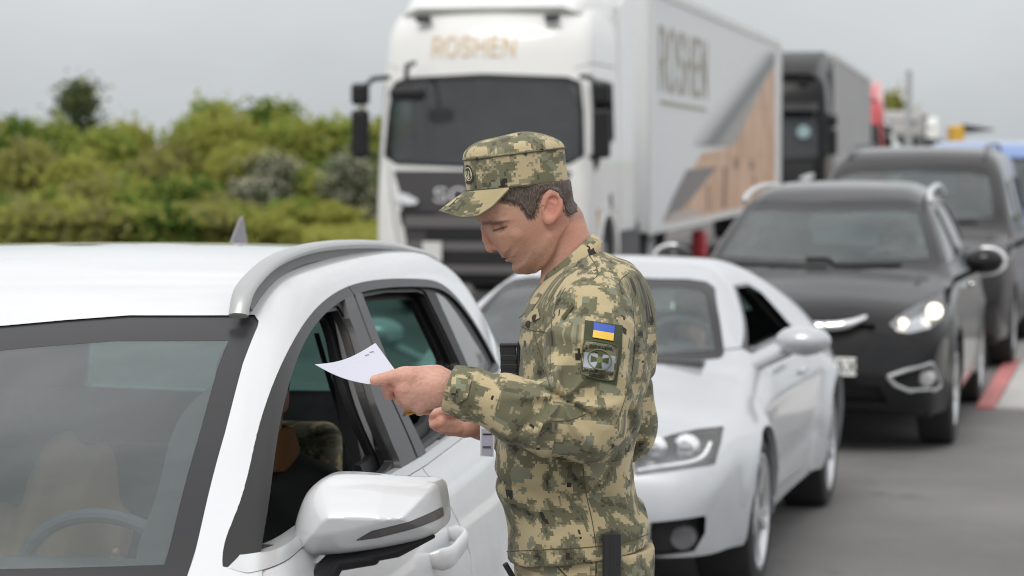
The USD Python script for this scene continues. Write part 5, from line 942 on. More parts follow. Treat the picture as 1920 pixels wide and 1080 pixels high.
def jacket(p, folds=True):
    t = torso(p); la, lf, ra, rf = chain(p, LA), chain(p, LF), chain(p, RA), chain(p, RF)
    arm = smin(la, lf, .035); rarm = smin(ra, rf, .03)
    if folds:
        u, v = uvflat(p); near = np.abs(np.minimum(np.minimum(t, arm), rarm)) < .06; q = p[near]; uq, vq = u[near], v[near]
        wob = fb(q, (7, 7, 7), 2, 5); T_ = np.zeros(len(q)); A_ = np.zeros(len(q)); R_ = np.zeros(len(q))
        crease = lambda ph: (.5 + .5*np.sin(ph)) ** 4
        # drag lines that run from the armpit down over the belly, and upright folds in the back
        T_ -= .0065*crease((q[:, 2]*.85 + q[:, 0]*.55)*46 + 7*wob) * np.clip((vq-760)/60, 0, 1) * np.clip(fb(q, (6, 6, 6), 2, 40)*3 - .9, 0, 1)
        T_ -= .007*crease((q[:, 0]*.9 + q[:, 2]*.30)*62 + 6*wob) * np.clip((uq-1130)/40, 0, 1) * np.clip((880-vq)/90, 0, 1)
        T_ -= .006*crease((q[:, 2] - .5*q[:, 0])*58 + 6*wob) * np.clip((uq-1130)/40, 0, 1) * np.clip((vq-860)/50, 0, 1) * np.clip((1010-vq)/40, 0, 1)
        T_ += .006*np.exp(-((vq-905 - .10*(uq-1050))/9)**2) * np.clip((1180-uq)/60, 0, 1)
        T_ += .0030 - .006*(fb(q, (9, 9, 12), 3, 3) - .5)
        # bunched cloth in the crook of the elbow, rays from the point of the elbow, rings on the sleeves
        C = LF[0][0] + np.array([-.045, -.03, .055]); r = q - C; rad = np.arctan2(r[:, 2], r[:, 0]); dist = np.hypot(r[:, 0], r[:, 2])
        A_ -= .012*crease(rad*6.0 + 5*wob) * np.exp(-((dist-.055)/.055)**2)
        A_ += .010*np.exp(-(((q[:, 0]-C[0])*.5 + (q[:, 2]-C[2]))/.008)**2) * np.exp(-(dist/.06)**2)
        ax = (LA[-1][0]-LA[0][0]) / np.linalg.norm(LA[-1][0]-LA[0][0]); S = (q - LA[0][0]) @ ax; fx = (LF[-1][0]-LF[0][0]) / np.linalg.norm(LF[-1][0]-LF[0][0]); S2 = (q - LF[0][0]) @ fx
        A_ -= .005*crease(S*55 - q[:, 0]*34 + 6*wob) * np.clip((S+.03)/.05, 0, 1) * np.clip((.20-S)/.05, 0, 1)
        A_ -= .006*crease(S2*50 + (q[:, 2]-.1*q[:, 0])*26 + 6*wob) * np.clip((S2-.04)/.05, 0, 1) * np.clip((.22-S2)/.05, 0, 1)
        A_ += .002 - .005*(fb(q, (14, 14, 14), 3, 11) - .5)
        R_ -= .008*crease((q[:, 0] - .6*q[:, 2])*60 + 6*wob) - .002
        t, arm, rarm = t.copy(), arm.copy(), rarm.copy(); t[near] += 1.25*T_; arm[near] += 1.3*A_; rarm[near] += R_
    # stiff cuff
    c0, c1 = LF[3][0], LF[4][0]; ax = (c1-c0)/np.linalg.norm(c1-c0); s = (p - c1) @ ax
    arm = arm - .0035*np.clip((s+.052)/.004, 0, 1); arm = smax(arm, s - .002, .004)
    c0, c1 = RF[1][0], RF[2][0]; ax2 = (c1-c0)/np.linalg.norm(c1-c0); rarm = smax(rarm, (p - c1) @ ax2 - .002, .004)
    zh = hemL[2] + (hemR[2]-hemL[2]) * (p[:, 0]-hemL[0]) / (hemR[0]-hemL[0]); t = smax(t, zh - p[:, 2], .004)
    # a seam line where the sleeve is set in
    d = smin(t, arm, .018); d = smin(d, rarm, .018)
    g = np.abs(t - arm); return d + .004*np.exp(-(g/.006)**2) * (np.abs(d) < .03)
def march(f, u, v, y0=4.1, y1=5.1):
    d = np.stack([ray(a, b) for a, b in zip(u, v)]); d /= d[:, 1:2]; o = np.array([0, 0, CH]) - PO; t = np.full(len(d), y0)
    for _ in range(70):
        q = f(o + d*t[:, None]); t = np.minimum(t + np.clip(q, -.02, .05)*.8, y1)
    return o + d*t[:, None], d
def make_jacket():
    lo, hi = np.array([Q(815, 500)[0], -.36, hemL[2]-.03]), np.array([Q(1262, 500)[0], .34, Q(0, 448)[2]])
    global jacket_g
    D, jacket_g = gridded(jacket, lo, hi, .0045); V, F = isomesh(jacket, lo, hi, .0045, 0, D)
    t = torso(V); S1, A1, d1 = param(V, LA); S2, A2, d2 = param(V, LF); S3, A3, d3 = param(V, RA); S4, A4, d4 = param(V, RF)
    ang = np.arctan2(V[:, 1] + 0, V[:, 0] - .02); k = np.argmin(np.stack([t, d1, d2, np.minimum(d3, d4)]), 0)
    U = np.where((k == 0)[:, None], torso_uv(V), 0)
    U = np.where((k == 1)[:, None], np.stack([A1*.078 + 3.1, -S1 + 1.7], 1), U); U = np.where((k == 2)[:, None], np.stack([S2 + 5.3, A2*.058 + 2.2], 1), U); U = np.where((k == 3)[:, None], np.stack([V[:, 0] + 8.1, V[:, 2] + 4], 1), U)
    # faces that straddle two cloth pieces get their own corners
    kf = k[F]; mix = (kf != kf[:, :1]).any(1); Fk = kf[:, 0]; V2, U2, F2 = [V], [U], F.copy(); e = F[mix].ravel(); off = len(V)
    kk = np.repeat(Fk[mix], 3); P = V[e]; S1, A1, _ = param(P, LA); S2, A2, _ = param(P, LF)
    u2 = np.where((kk == 0)[:, None], torso_uv(P), np.where((kk == 1)[:, None], np.stack([A1*.078 + 3.1, -S1 + 1.7], 1), np.where((kk == 2)[:, None], np.stack([S2 + 5.3, A2*.058 + 2.2], 1), np.stack([P[:, 0] + 8.1, P[:, 2] + 4], 1))))
    F2[mix] = off + np.arange(len(e)).reshape(-1, 3); _, _, N = meshkit.arrays((V, F), True)
    return obj('jacket', (np.vstack([V, P]), F2), CAMO, officer, N=np.vstack([N, N[e]]), uv=np.vstack([U, u2]))
make_jacket()
def panel(name, pts, mat, lift=.003, f=None, thick=.004, step=4.0, uv0=(0, 0), parent=None):
    """A flat piece of cloth laid on the surface f: pts are its corners as seen in the photograph, re-projected to where the cloth lies."""
    poly = Polygon(pts).buffer(0); m = trimesh.Trimesh(*arr(prism(poly, 'z', 0, 1)))
    while True:
        e = m.edges_unique_length[np.abs(m.vertices[m.edges_unique][:, 0, 2] - m.vertices[m.edges_unique][:, 1, 2]) < .5]
        if e.max() < step*2.2 or len(m.faces) > 4000: break
        m = m.subdivide()
    v = m.vertices; h, d = march(f or jacket_g, v[:, 0], v[:, 1]); d = d / np.linalg.norm(d, axis=1)[:, None]; w = h - d * (lift*v[:, 2:3] - (thick-lift)*(1 - v[:, 2:3])*.6)
    return obj(name, (w, m.faces[:, ::-1]), mat, parent or officer, N=meshkit.arrays((w, m.faces[:, ::-1]), 40)[2] if False else None, uv=np.stack([v[:, 0]*PX + uv0[0], -v[:, 1]*PX + uv0[1]], 1), smooth=False)
def stitch(name, pts, f=None, r=.0009, mat=None, n=40, closed=False):
    s = spline(pts, n, closed); h, d = march(f or jacket_g, s[:, 0], s[:, 1]); return obj(name, tube(h - d*r*.4, r, 6, closed), mat or SEAM, officer)
# collar
def collar():
    th = np.linspace(0, 2*np.pi, 72, endpoint=False); rows = []
    def ring(back, front, hy): b, f = Q(*back), Q(*front); c, a = (b+f)/2, (b-f)/2; return c + np.cos(th)[:, None]*a + np.sin(th)[:, None]*np.array([0, hy, 0])
    rings = [ring((1126, 474), (1016, 574), .088), ring((1130, 458), (1013, 548), .083), ring((1124, 445), (1014, 527), .077), ring((1110, 439), (1017, 517), .070), ring((1102, 443), (1021, 519), .066), ring((1098, 470), (1030, 560), .062)]
    G = np.stack(rings); k, n = G.shape[:2]; w = .004*(fb(G.reshape(-1, 3), (20, 20, 20), 2, 9).reshape(k, n) - .5); G = G + np.stack([w, 0*w, w], -1)
    i, j = np.meshgrid(np.arange(k-1), np.arange(n), indexing='ij'); j2 = (j+1) % n; F = np.stack([i*n+j, (i+1)*n+j, (i+1)*n+j2, i*n+j2], -1).reshape(-1, 4)
    uvs = np.stack([np.broadcast_to(th*.075, (k, n)), np.broadcast_to(np.array([0, .02, .035, .042, .047, .07])[:, None], (k, n))], -1).reshape(-1, 2)
    obj('collar', (G.reshape(-1, 3), F), CAMO, officer, uv=uvs + 9)
collar()
# ---- trousers and boots
HIP = Q(1096, 1075); hz_ = HIP[2]
def trousers(p):
    z = p[:, 2]; f = Q(968, 1060)[0]; b = Q(1222, 1050)[0]; cx, a = (f+b)/2, (b-f)/2
    q = (np.abs((p[:, 0]-cx)/a)**2.3 + np.abs(p[:, 1]/.175)**2.3) ** (1/2.3); d = np.maximum((q-1)*a*.92, np.abs(z - (hz_ + .02)) - .13)
    for sg in (-1, 1):
        l = smin(cone(p, (cx, sg*.088, hz_-.08), (cx - .01, sg*.10, .52), .106, .078), cone(p, (cx - .01, sg*.10, .52), (cx + .01, sg*.105, .14), .080, .068), .03); d = smin(d, l, .04)
    d = d - .007*ridge(fb(p, (9, 9, 6), 2, 21)) + .002; return smax(np.maximum(d, z - Q(0, 1018)[2]), .10 - z, .004)
V, F = isomesh(trousers, (-.24, -.26, .05), (.24, .26, Q(0, 1000)[2]), .009)
obj('trousers', (V, F), CAMO, officer, uv=np.stack([V[:, 0] + .5*V[:, 1] + 12, V[:, 2] + .3], 1))
BX = (Q(968, 1060)[0] + Q(1222, 1050)[0]) / 2 + .01
for sg in (-1, 1):
    bo = lambda p: smin(smax(smin(ell(p, (BX - .11, sg*.108, .055), (.12, .052, .06)), ell(p, (BX + .01, sg*.108, .06), (.075, .048, .065)), .03), .012 - p[:, 2], .005), cone(p, (BX, sg*.105, .06), (BX, sg*.105, .20), .058, .062), .03)
    obj('boot', isomesh(bo, (BX - .28, sg*.11 - .1, -.01), (BX + .14, sg*.11 + .1, .30), .010), M('boot_leather', (.02, .019, .018), .5), officer, smooth=True)
# ---- head, neck and hands (one body mesh together with what the clothes cover)
FACE = [(889, 404), (896, 413), (903, 422), (909, 432), (916, 445), (924, 457), (931, 467), (935, 474), (939, 480), (942, 483.5), (947, 483.5), (949, 486), (951, 489.5), (957, 491), (961, 495), (961, 501), (963, 507), (968, 511.5), (978, 513.5), (990, 515), (1001, 513), (1014, 504), (1026, 490), (1037, 470), (1046, 445), (1062, 422), (1075, 398), (1077, 380), (1073, 355), (1068, 330), (1058, 300), (1036, 276), (1000, 264), (960, 263), (920, 275), (895, 300), (884, 335), (883, 370), (885, 392)]
_hp = spline(FACE, 260, True)
_hp2 = spline(FACE[:21] + [(1014, 526), (1060, 532), (1094, 480), (1094, 430), (1084, 396)] + FACE[27:], 260, True)
_hu, _hv = np.meshgrid(np.arange(840, 1120), np.arange(240, 540), indexing='ij'); _hd = gaussian_filter(-sdpoly(_hu.astype(float), _hv.astype(float), _hp), 1.0); _hd2 = gaussian_filter(-sdpoly(_hu.astype(float), _hv.astype(float), _hp2), 1.0)
def cap_xyz(p):
    u, v = uvflat(p); c, s = math.cos(.104), math.sin(.104); du, dv = u - 971, v - 350; return du*c - dv*s, p[:, 1]/PX, -(du*s + dv*c)      # along, across, up (pixels)
def head(p):
    u, v = uvflat(p); y = p[:, 1] / PX; a = np.abs(y)
    d1 = map_coordinates(_hd, [u - 840, v - 240], order=1, mode='nearest'); d = map_coordinates(_hd2, [u - 840, v - 240], order=1, mode='nearest')
    vv = v - .12*(u - 980); Wm = np.interp(vv, [250, 320, 390, 430, 465, 495, 515], [74, 75, 73, 68, 63, 56, 47]); R = np.interp(vv, [300, 360, 400, 430, 470, 505], [56, 58, 64, 68, 54, 44])
    tt = np.clip(d / R, -.6, 1); w = Wm * np.where(tt > 0, np.sqrt(np.clip(1 - (1-np.maximum(tt, 0))**2, 0, 1)), tt*2.0)
    f = (a - w) * .62
    f = smax(f, -d1, np.where(u > 1008, 9.0, 4.0))
    # pixel-scaled features: x left-right, y down, z from his middle plane
    P3 = np.stack([u, v, a], 1)
    S = lambda c, r: ell(P3, c, r)
    f = smin(f, cone(P3, (907, 428, 0), (913, 448, 0), 6.0, 7.5), 7); f = smin(f, cone(P3, (913, 448, 0), (920.5, 463.5, 0), 7.8, 10.6), 6); f = smin(f, S((934, 462.5, 9.5), (9.5, 8.0, 7.5)), 4.0)
    f = smax(f, -S((930.5, 470.0, 7.5), (5.0, 3.4, 4.0)), 2.0)                       # nostril
    f = smax(f, -S((930, 426.5, 53), (15, 8.5, 17)), 9)                                    # eye socket
    f = smin(f, S((938, 424.5, 34), (12, 9.5, 14)), 2.5)                            # lidded eye
    f = f - 2.4*np.exp(-((u-(930+.0*v))/22)**2 - ((v - 415 + .18*(u-930))/4.5)**2) * (a > 14)      # brow ridge
    f = f + 1.5*np.exp(-((v - 428.2 + .32*(u-936))/1.3)**2 - ((u-937)/11)**2) * (a > 20)         # lash line
    f = f + 1.4*np.exp(-((v - 417.0 + .22*(u-936))/1.5)**2 - ((u-938)/12)**2) * (a > 20)          # lid fold
    f = f - 3.2*np.exp(-((u-966)/18)**2 - ((v-441)/13)**2)                              # cheek bone
    f = f + 2.0*np.exp(-(((u-952) + .55*(v-478))/4.0)**2 - ((v-480)/13)**2) * np.clip((a-10)/6, 0, 1)   # fold beside the mouth
    f = smin(f, S((948, 479.8, 0), (7, 3.6, 21)), 4.5); f = smin(f, S((953.5, 487.6, 0), (6.5, 3.6, 18)), 3.5)
    f = f + 1.8*np.exp(-((v - 484.3 + .30*(u-950))/1.25)**2) * np.clip((971-u)/5, 0, 1) * np.clip((u-944)/3, 0, 1)  # mouth line
    f = smin(f, S((975, 502, 0), (13, 10, 22)), 10)                                      # chin
    f = f - 2.0*np.exp(-((u-1026 + .75*(v-450))/13)**2) * np.clip((v-420)/20, 0, 1) * np.clip((508-v)/12, 0, 1)        # jaw
    # neck and nape
    f2 = cone(P3 * [1, 1, 1], (1048, 420, 0), (1080, 545, 0), 49, 60); f2 = smax(f2, -(u - (1010 + .10*(v-500))) * .8, 12); f2 = smin(f2, cone(P3, (1058, 430, 34), (1022, 528, 20), 10, 9), 14)
    f = smin(f, f2, 4)
    # ear
    ca, sa = math.cos(.20), math.sin(.20); ex, ey = (u-1033)*ca + (v-385)*sa, -(u-1033)*sa + (v-385)*ca; ez = a - 76 - .32*(ex+4)
    q = np.hypot(ex/(17.0 - 3.0*np.clip(ey/30, 0, 1)), ey/29.5)
    disc = np.maximum((q-1)*15, np.abs(ez + 1.5) - 3.2); hel = np.hypot((q-.88)*16, ez - 1.6) - 4.6; hel = np.where((ex < -9) & (ey > 2), hel + 3, hel)
    e = smin(disc, hel, 3.0); e = smax(e, -ell(np.stack([ex, ey, ez], 1), (-2, 4, 3.5), (8.5, 12, 8.0)), 1.6); e = smax(e, -ell(np.stack([ex, ey, ez], 1), (1, -13, 3.5), (8.5, 6.5, 5.5)), 2.0); e = smin(e, ell(np.stack([ex, ey, ez], 1), (-13, 6, 0), (4, 5.5, 4.5)), 3); e = smin(e, ell(np.stack([ex, ey, ez], 1), (-3, 25, .5), (8, 7.5, 4.0)), 4)
    e = smax(e, -ell(np.stack([ex, ey, ez], 1), (-8.5, 6, 0), (3.6, 4.6, 11)), 1.5); e = smin(e, np.maximum((q-.8)*13, np.abs(ez + 5) - 5), 3)
    cx_, cy_, cz_ = cap_xyz(p); f = smax(f, cz_ - .5, 2)      # what the cap covers stays below its crown
    f = smin(f, e, 3.0)
    return f * PX
def hands(p):
    def fing(js, rs, k=.004):
        d = None
        for a, b, ra, rb in zip(js[:-1], js[1:], rs[:-1], rs[1:]): e = cone(p, Q(*a), Q(*b), ra, rb); d = e if d is None else smin(d, e, k)
        return d
    W = (862, 732, -.245); K = [(757, 707, -.252), (757, 728, -.258), (768, 745, -.252), (787, 757, -.243)]
    d = fing([W, (820, 726, -.245)], [.031, .033])
    for k_, r in zip(K, (.0195, .0195, .0185, .0165)): d = smin(d, fing([(815, 724, -.243), k_], [.030, r]), .016)
    d = smin(d, fing([(806, 735, -.22), (772, 728, -.22)], [.026, .02]), .02)
    d = smin(d, fing([(812, 708, -.24), (770, 704, -.262), (738, 706, -.268), (703, 713, -.262)], [.022, .0155, .0125, .0098]), .010)          # thumb
    for k_, m1, m2, tp, r in ((K[0], (727, 727, -.238), (730, 739, -.213), (752, 737, -.20), .0115), (K[1], (752, 748, -.232), (765, 752, -.205), (785, 745, -.195), .0115), (K[2], (764, 761, -.225), (780, 763, -.20), (797, 754, -.19), .011), (K[3], (787, 769, -.222), (800, 768, -.20), (812, 758, -.19), .0098)):
        d = smin(d, fing([k_, m1, m2, tp], [r*1.25, r, r*.95, r*.8]), .005)
    for k_ in K: d = smin(d, np.linalg.norm(p - Q(k_[0], k_[1], k_[2]-.008), axis=1) - .012, .010)
    d = d + .0006*np.sin(fb(p, (60, 60, 60), 2, 1)*30)*.5
    # far hand
    e = fing([(945, 802, .06), (905, 798, .035), (868, 789, .02)], [.030, .029, .027]); e = smin(e, fing([(872, 796, .0), (845, 793, -.005)], [.026, .022]), .014)
    e = smin(e, fing([(856, 780, -.012), (832, 770, -.02), (815, 776, -.022), (812, 788, -.015)], [.013, .0112, .0102, .009]), .005)
    e = smin(e, fing([(852, 794, -.02), (828, 791, -.028), (813, 796, -.022)], [.0125, .011, .0092]), .005); e = smin(e, fing([(858, 803, -.018), (832, 803, -.022), (818, 800, -.012)], [.012, .0105, .009]), .005); e = smin(e, fing([(868, 808, -.008), (842, 808, -.01), (828, 803, -.004)], [.011, .0095, .008]), .005)
    return np.minimum(d, e)
def tint(V):
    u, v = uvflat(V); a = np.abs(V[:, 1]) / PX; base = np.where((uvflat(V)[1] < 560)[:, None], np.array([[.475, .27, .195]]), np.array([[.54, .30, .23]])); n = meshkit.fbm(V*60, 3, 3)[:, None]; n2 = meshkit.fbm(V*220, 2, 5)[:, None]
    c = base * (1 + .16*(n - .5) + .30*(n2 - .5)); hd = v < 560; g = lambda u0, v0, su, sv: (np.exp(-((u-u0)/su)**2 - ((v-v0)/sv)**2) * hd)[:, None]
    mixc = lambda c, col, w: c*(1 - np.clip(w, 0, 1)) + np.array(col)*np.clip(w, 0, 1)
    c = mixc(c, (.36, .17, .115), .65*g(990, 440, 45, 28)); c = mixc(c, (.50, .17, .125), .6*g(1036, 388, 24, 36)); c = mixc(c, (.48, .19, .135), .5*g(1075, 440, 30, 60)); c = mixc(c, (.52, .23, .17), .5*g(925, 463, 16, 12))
    st = np.clip(g(1000, 478, 42, 30) + g(940, 477, 16, 8) + g(975, 503, 22, 14), 0, 1); sp = (meshkit.noise(V*900, 9) > .52)[:, None]; c = mixc(c, (.215, .125, .09), st*(.34 + .22*sp))       # stubble
    lip = np.exp(-((v - 484.0 + .30*(u-950))/4.2)**2)*np.clip((969-u)/5, 0, 1)*np.clip((u-943)/3, 0, 1)*hd*(a < 24); c = mixc(c, (.42, .16, .13), .75*lip[:, None])
    brow = np.exp(-((v - (418.5 - .155*(u-906) + .0012*(u-906)**2))/(5.2 - .025*np.clip(u-910, 0, 60)))**2) * np.clip((u-901)/5, 0, 1) * np.clip((960-u)/22, 0, 1) * (a > 8) * hd; hb = .65 + .5*(meshkit.noise(V*np.array([500, 500, 250]), 4) - .3); c = mixc(c, (.075, .048, .035), (1.0*brow*hb)[:, None])
    lash = np.exp(-((v - 428.0 + .34*(u-936))/2.1)**2) * np.clip((u-922)/3, 0, 1) * np.clip((953-u)/3, 0, 1) * (a > 18) * hd; c = mixc(c, (.07, .04, .032), .85*lash[:, None])
    hv = np.clip(((v - 395)*-1 + .0*u)/10, 0, 1) * np.clip((u-966)/10, 0, 1)*hd; c = mixc(c, (.20, .14, .115), (.5*np.clip((u-1052)/10, 0, 1)*np.clip((418-v)/14, 0, 1)*hd)[:, None])
    kn = sum(np.exp(-((u-a_)/9)**2 - ((v-b_)/7)**2) for a_, b_ in ((757, 708), (758, 730), (769, 747), (725, 730), (708, 712), (820, 800), (818, 780)))*(~hd); c = mixc(c, (.50, .19, .14), (.5*kn)[:, None]); c = mixc(c, (.66, .42, .36), (.8*np.exp(-((u-700)/6)**4 - ((v-710 + .2*(u-700))/4.5)**4)*(~hd))[:, None])
    return np.clip(c, .01, .9)
skin = usdkit.material(stage, '/World/Looks/skin', {'a': ('attribute', dict(attribute='tint')), 'tc': ('texture_coordinate', {}), 'n': ('noise_texture', dict(scale=260.0, detail=5.0, roughness=.75)), 'b': ('bump', dict(strength=.8, distance=.0011)), 'p': ('principled_bsdf', dict(roughness=.48, specular_ior_level=.42, subsurface_weight=.18, subsurface_scale=.006, subsurface_radius=(1, .35, .2)))},
    [('a.color', 'p.base_color'), ('tc.object', 'n.vector'), ('n.fac', 'b.height'), ('b.normal', 'p.normal')], surface='p.BSDF')
def inner(p):
    d = smax(smax(torso(p, -.03), p[:, 2] - Q(0, 535)[2], .02), hz_ - .02 - p[:, 2], .02); d = smin(d, cone(p, Q(1070, 540), Q(1085, 640), .05, .08), .05)
    for c in (LA, LF, RA, RF): d = smin(d, chain(p, [(q, max(r - .030, .018)) for q, r in c]), .03)
    cx = (Q(968, 1060)[0] + Q(1222, 1050)[0]) / 2
    for sg in (-1, 1): d = smin(d, smin(cone(p, (cx, sg*.088, hz_), (cx - .01, sg*.10, .52), .07, .045), cone(p, (cx - .01, sg*.10, .52), (cx + .01, sg*.105, .12), .045, .035), .03), .03)
    return d
def make_body():
    a = manif(isomesh(head, np.array([Q(868, 0)[0], -.098, Q(0, 560)[2]]), np.array([Q(1150, 0)[0], .098, Q(0, 252)[2]]), .0019))
    b = manif(isomesh(hands, np.array([Q(680, 0)[0], -.31, Q(0, 830)[2]]), np.array([Q(935, 0)[0], .10, Q(0, 675)[2]]), .0024))
    c = manif(isomesh(inner, (-.32, -.33, .02), (.24, .33, 1.66), .014))
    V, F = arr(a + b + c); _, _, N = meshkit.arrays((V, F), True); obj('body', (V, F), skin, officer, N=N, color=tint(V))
make_body()
HAIR = [(940, 372), (962, 378), (976, 383), (984, 394), (990, 403), (997, 405), (1002, 396), (1007, 378), (1015, 362), (1030, 354), (1046, 360), (1056, 378), (1060, 396), (1070, 402), (1082, 396), (1082, 330), (940, 345)]
def hair(p):
    u, v = uvflat(p); return smax(head(p) - .0010 - .0014*fb(p, (220, 220, 90), 2, 6), np.maximum(sdpoly(u, v, HAIR) + 5*(fb(p, (260, 260, 90), 2, 14) - .5), 330 - v)*PX, .003)
obj('hair', isomesh(hair, np.array([Q(930, 0)[0], -.098, Q(0, 415)[2]]), np.array([Q(1095, 0)[0], .098, Q(0, 325)[2]]), .0022), usdkit.material(stage, '/World/Looks/short_hair', {'tc': ('texture_coordinate', {}), 'mp': ('mapping', dict(scale=(620, 620, 130), rotation=(0, .5, 0))), 'n': ('noise_texture', dict(scale=1.0, detail=3.0)), 'r': ('rgb_ramp', dict(ramp=[(.3, (.030, .021, .017)), (.55, (.082, .058, .047)), (.75, (.19, .145, .12))])), 'b': ('bump', dict(distance=.0008)), 'p': ('principled_bsdf', dict(roughness=.6))},
    [('tc.object', 'mp.vector'), ('mp.vector', 'n.vector'), ('n.fac', 'r.fac'), ('r.color', 'p.base_color'), ('n.fac', 'b.height'), ('b.normal', 'p.normal')], surface='p.BSDF'), officer, smooth=True)
def strands():
    r = np.random.default_rng(5); n = 7000; u = r.uniform(935, 1068, n); v = r.uniform(352, 412, n); ok = (sdpoly(u, v, HAIR) + 4*r.uniform(-1, 1, n)) < 2; u, v = u[ok], v[ok]
    d = map_coordinates(_hd2, [u - 840, v - 240], order=1); vv = v - .12*(u-980); R = np.interp(vv, [300, 360, 400, 430, 470, 505], [56, 58, 64, 68, 54, 44]); Wm = np.interp(vv, [250, 320, 390, 430], [74, 75, 73, 68]); t = np.clip(d/R, 0, 1)
    y = -(Wm*np.sqrt(np.clip(1-(1-t)**2, 0, 1)) + .9)*PX; ear = (np.hypot((u-1033)/19, (v-386)/31) < 1); u, v, y = u[~ear], v[~ear], y[~ear]; k = len(u)
    p0 = np.stack([at(a, b, PD) for a, b in zip(u, v)]) - PO; p0[:, 1] = y
    dr = np.stack([.30 + .25*r.normal(size=k), -.22 + .10*r.normal(size=k), -1 + .25*r.normal(size=k)], 1); L = r.uniform(.0022, .0048, k)[:, None]; p1 = p0 + dr*L*.5; p2 = p0 + dr*L + np.array([0, .0006, 0])
    c = UsdGeom.BasisCurves.Define(stage, _path('hair_strands', officer)); c.CreateTypeAttr('linear'); c.CreatePointsAttr(Vt.Vec3fArray.FromNumpy(np.stack([p0, p1, p2], 1).reshape(-1, 3).astype(np.float32))); c.CreateCurveVertexCountsAttr(Vt.IntArray.FromNumpy(np.full(k, 3, np.int32)))
    c.CreateWidthsAttr(Vt.FloatArray.FromNumpy(np.full(k*3, .00042, np.float32))); c.SetWidthsInterpolation('vertex'); UsdShade.MaterialBindingAPI.Apply(c.GetPrim()).Bind(M('hair_strand', (.075, .056, .046), .5)); c.GetPrim().SetCustomDataByKey('kind', 'stuff')
strands()
